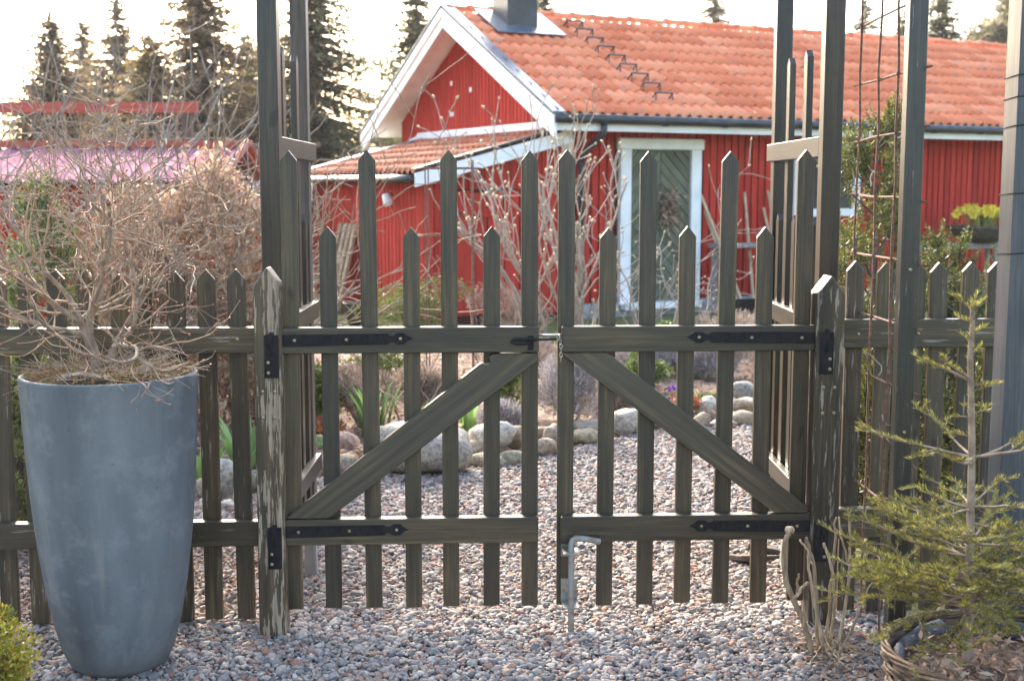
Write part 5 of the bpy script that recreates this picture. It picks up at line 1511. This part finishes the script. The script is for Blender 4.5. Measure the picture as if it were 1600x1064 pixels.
inst('roof', mesh_np('pink_roof', V, F, M['pink_sheet'], True), ps_)
box('ridge_board', ps_, -2.12, 1.8, .88, .98, 1.905, 1.97, M['red_beam'])
box('post', ps_, -.95, -.85, -.12, -.03, 0, 1.57, M['red_beam']); box('post', ps_, .65, .75, -.12, -.03, 0, 1.57, M['red_beam']); box('post', ps_, -1.85, -1.75, -.12, -.03, 0, 1.57, M['red_beam'])
sl = sloped('verge_board', ps_, 0, 0, 0, 0, 0, 0, 0, M['red_beam']); bpy.data.objects.remove(sl)
inst('verge_board', segs_mesh('verge_board', [(1.76, -.17, 1.62, 1.76, .93, 1.95, .05, .05), (1.76, .93, 1.95, 1.76, 1.95, 1.62, .05, .05)], M['red_beam'], 4), ps_)
pg = empty('pergola', (-4.0, 12.6, 0)); tag(pg, 'open pergola with a red top beam and grey lattice above the pink roof', 'pergola')
box('top_beam', pg, -2.2, .95, -.05, .05, 2.26, 2.36, M['red_beam'])
for x in (-2.1, -.6, .85): box('post', pg, x - .045, x + .045, -.045, .045, -.02, 2.255, M['bark'])
for k in range(8): box('lattice_slat', pg, -.55, .79, .005, .02, 1.72 + k * .07, 1.732 + k * .07, M['plank'], .001)
for k in range(9): box('lattice_slat', pg, -.5 + k * .155, -.488 + k * .155, -.012, .003, 1.70, 2.25, M['plank'], .001)
gh = empty('grey_roof_hut', (-3.55, 17.5, 0)); tag(gh, 'small hut with blue-grey roof beyond the beech hedge', 'hut')
box('wall', gh, -.6, .6, 0, 1.2, -.02, 1.35, M['red_board'])
inst('roof', prism_mesh('hut_roof', [(-.75, 1.34), (.75, 1.34), (.62, 1.62), (-.62, 1.62)], -.15, 1.35, M['flashing'], .01), gh)

# ================================================================== TREES BEYOND
def conifer_mesh(H, Rr, seed, mat, dens=1.0, droop=.25, ragged=.25, size=.17):
    g = np.random.default_rng(seed); C, D, L, S = [], [], [], []
    z = H * .06
    while z < H * .99:
        f = z / H; rad = Rr * 2.3 * (1 - f) ** .85 + .12
        nb = int((8 + 13 * (1 - f)) * dens) + 3
        for k in range(nb):
            a_ = g.uniform(0, 2 * math.pi); l = rad * g.uniform(1 - ragged * 1.6, 1 + ragged * .6)
            d = np.array([math.cos(a_), math.sin(a_), 0]); n = max(3, int(l / (size * .55)))
            b = np.array([0, 0, z + g.normal() * .1]); prev = b
            for j in range(1, n + 1):
                t = j / n
                p = b + d * l * t + np.array([0, 0, -droop * l * t + .22 * l * t ** 2.2]) + g.normal(size=3) * .04
                for _ in range(4):
                    C.append(prev + (p - prev) * g.random()); s = np.array([-d[1], d[0], 0]) * g.choice([-1, 1])
                    D.append(d * g.uniform(.2, .9) + s * g.uniform(.2, 1) + np.array([0, 0, g.uniform(-.7, .25)])); L.append(size * g.uniform(.6, 1.5) * (1 - .35 * t))
                prev = p
            S.append((*b, *(b + d * l * .8 + np.array([0, 0, -droop * l * .8 + .13 * l])), .02, .006))
        z += H * .022 * g.uniform(.7, 1.3) / dens ** .3
    for _ in range(14): C.append(np.array([0, 0, H * g.uniform(.93, 1.0)])); D.append(np.array([g.normal() * .4, g.normal() * .4, 1])); L.append(size * 1.2)
    C = np.array(C); D = np.array(D); L = np.array(L); n = len(C)
    V, F = cards(C, D, rand_dirs(n, g) * .7 + np.array([0, 0, 1]), L, L * g.uniform(.28, .5, n))
    crown = mesh_np('crown', V, F, mat)
    return crown, segs_mesh('branches', S, M['bark'], 4), segs_mesh('trunk', [(0, 0, -.1, 0, 0, H * .97, Rr * .07, .02)], M['bark'], 8)

def conifer(px, Y, H, Rr, seed, mat, label, cat='spruce tree', group='conifers beyond the garden', **kw):
    x = (px - 800) / 2000 * Y
    root = empty('conifer_tree', (x, Y, -.03)); tag(root, label, cat, group)
    c, b, t = conifer_mesh(H, Rr, seed, M[mat], **kw)
    tag(inst('crown', c, root), kind='stuff'); tag(inst('branches', b, root), kind='stuff'); inst('trunk', t, root)
    return root
conifer(92, 34, 6.1, 1.3, 1, 'far_spruce_brown', 'brownish spruce farthest left above the pergola')
conifer(142, 44, 7.2, 1.2, 2, 'far_spruce_brown', 'slim spruce second from the left edge')
conifer(195, 40, 7.5, 1.25, 3, 'far_spruce_brown', 'dark narrow spruce third from the left edge')
conifer(246, 30, 4.9, 1.1, 4, 'far_yellow', 'yellowish cone-shaped cypress between taller spruces', 'cypress tree')
conifer(322, 30, 7.4, 1.6, 5, 'far_spruce_brown', 'large spruce left of the tall arbor post', droop=.35)
conifer(395, 40, 6.2, 1.3, 16, 'far_spruce', 'shorter spruce directly left of the tall arbor post')
conifer(492, 32, 8.2, 1.75, 6, 'far_spruce', 'dark drooping spruce right of the left arbor posts', droop=.4)
conifer(655, 36, 7.6, 1.3, 7, 'far_spruce', 'dark spruce rising behind the house gable')
conifer(850, 44, 8.9, 1.3, 8, 'far_spruce', 'spruce tip just right of the chimney')
conifer(1108, 60, 11.4, 2.0, 9, 'far_pale', 'pale spruce above the middle of the tiled roof')
conifer(1340, 55, 9.3, 2.2, 10, 'far_pale', 'pale spruce behind the rusty mesh above the roof')
conifer(1400, 50, 8.3, 1.6, 11, 'far_pale', 'small pale spruce left of the mesh post')
conifer(1458, 42, 8.4, 1.5, 12, 'far_spruce', 'green spruce right of the mesh post above the roof')
def far_pine(px, Y, zc, rx, rz_, seed, label):
    x = (px - 800) / 2000 * Y
    g = np.random.default_rng(seed); n = 3600
    lc = rand_dirs(16, g) * g.uniform(.4, .95, 16)[:, None] * np.array([rx, rx, rz_]); k = g.integers(0, 16, n)
    C = lc[k] + rand_dirs(n, g) * g.uniform(.25, .55, n)[:, None] * rx * .8 + np.array([0, 0, zc])
    V, F = cards(C, rand_dirs(n, g) + np.array([0, 0, .3]), rand_dirs(n, g), g.uniform(.2, .45, n), g.uniform(.08, .2, n))
    root = empty('pine_tree', (x, Y, -.03)); tag(root, label, 'pine tree', 'pines beyond the roof')
    tag(inst('crown', mesh_np('crown', V, F, M['far_pale']), root), kind='stuff')
    S = [(0, 0, -.1, 0, 0, zc, .18, .1)] + [(0, 0, zc - rz_ * .6, *(q + np.array([0, 0, zc])), .07, .03) for q in lc]
    inst('trunk', segs_mesh('trunk', S, M['bark'], 6), root)
far_pine(1555, 52, 7.6, 1.2, 1.2, 81, 'broad pale pine left of the picture edge above the roof')
far_pine(1605, 50, 8.2, 1.4, 1.3, 82, 'broad pale pine cut by the right picture edge')

# ================================================================== SPRING HAZE
hz = bpy.data.materials.new('haze_air'); hz.use_nodes = True
hn = hz.node_tree; hn.nodes.remove(hn.nodes['Principled BSDF'])
pv = hn.nodes.new('ShaderNodeVolumePrincipled'); pv.inputs['Color'].default_value = (.95, .95, .96, 1); pv.inputs['Density'].default_value = .0005; pv.inputs['Anisotropy'].default_value = .2
hn.links.new(pv.outputs[0], hn.nodes['Material Output'].inputs['Volume'])
hm = mesh_np('haze', [(x, y, z) for x in (-70, 70) for y in (-15, 110) for z in (-1.2, 16)], [(0, 1, 3, 2), (4, 6, 7, 5), (0, 4, 5, 1), (2, 3, 7, 6), (0, 2, 6, 4), (1, 5, 7, 3)], hz)
tag(inst('haze', hm), kind='stuff')
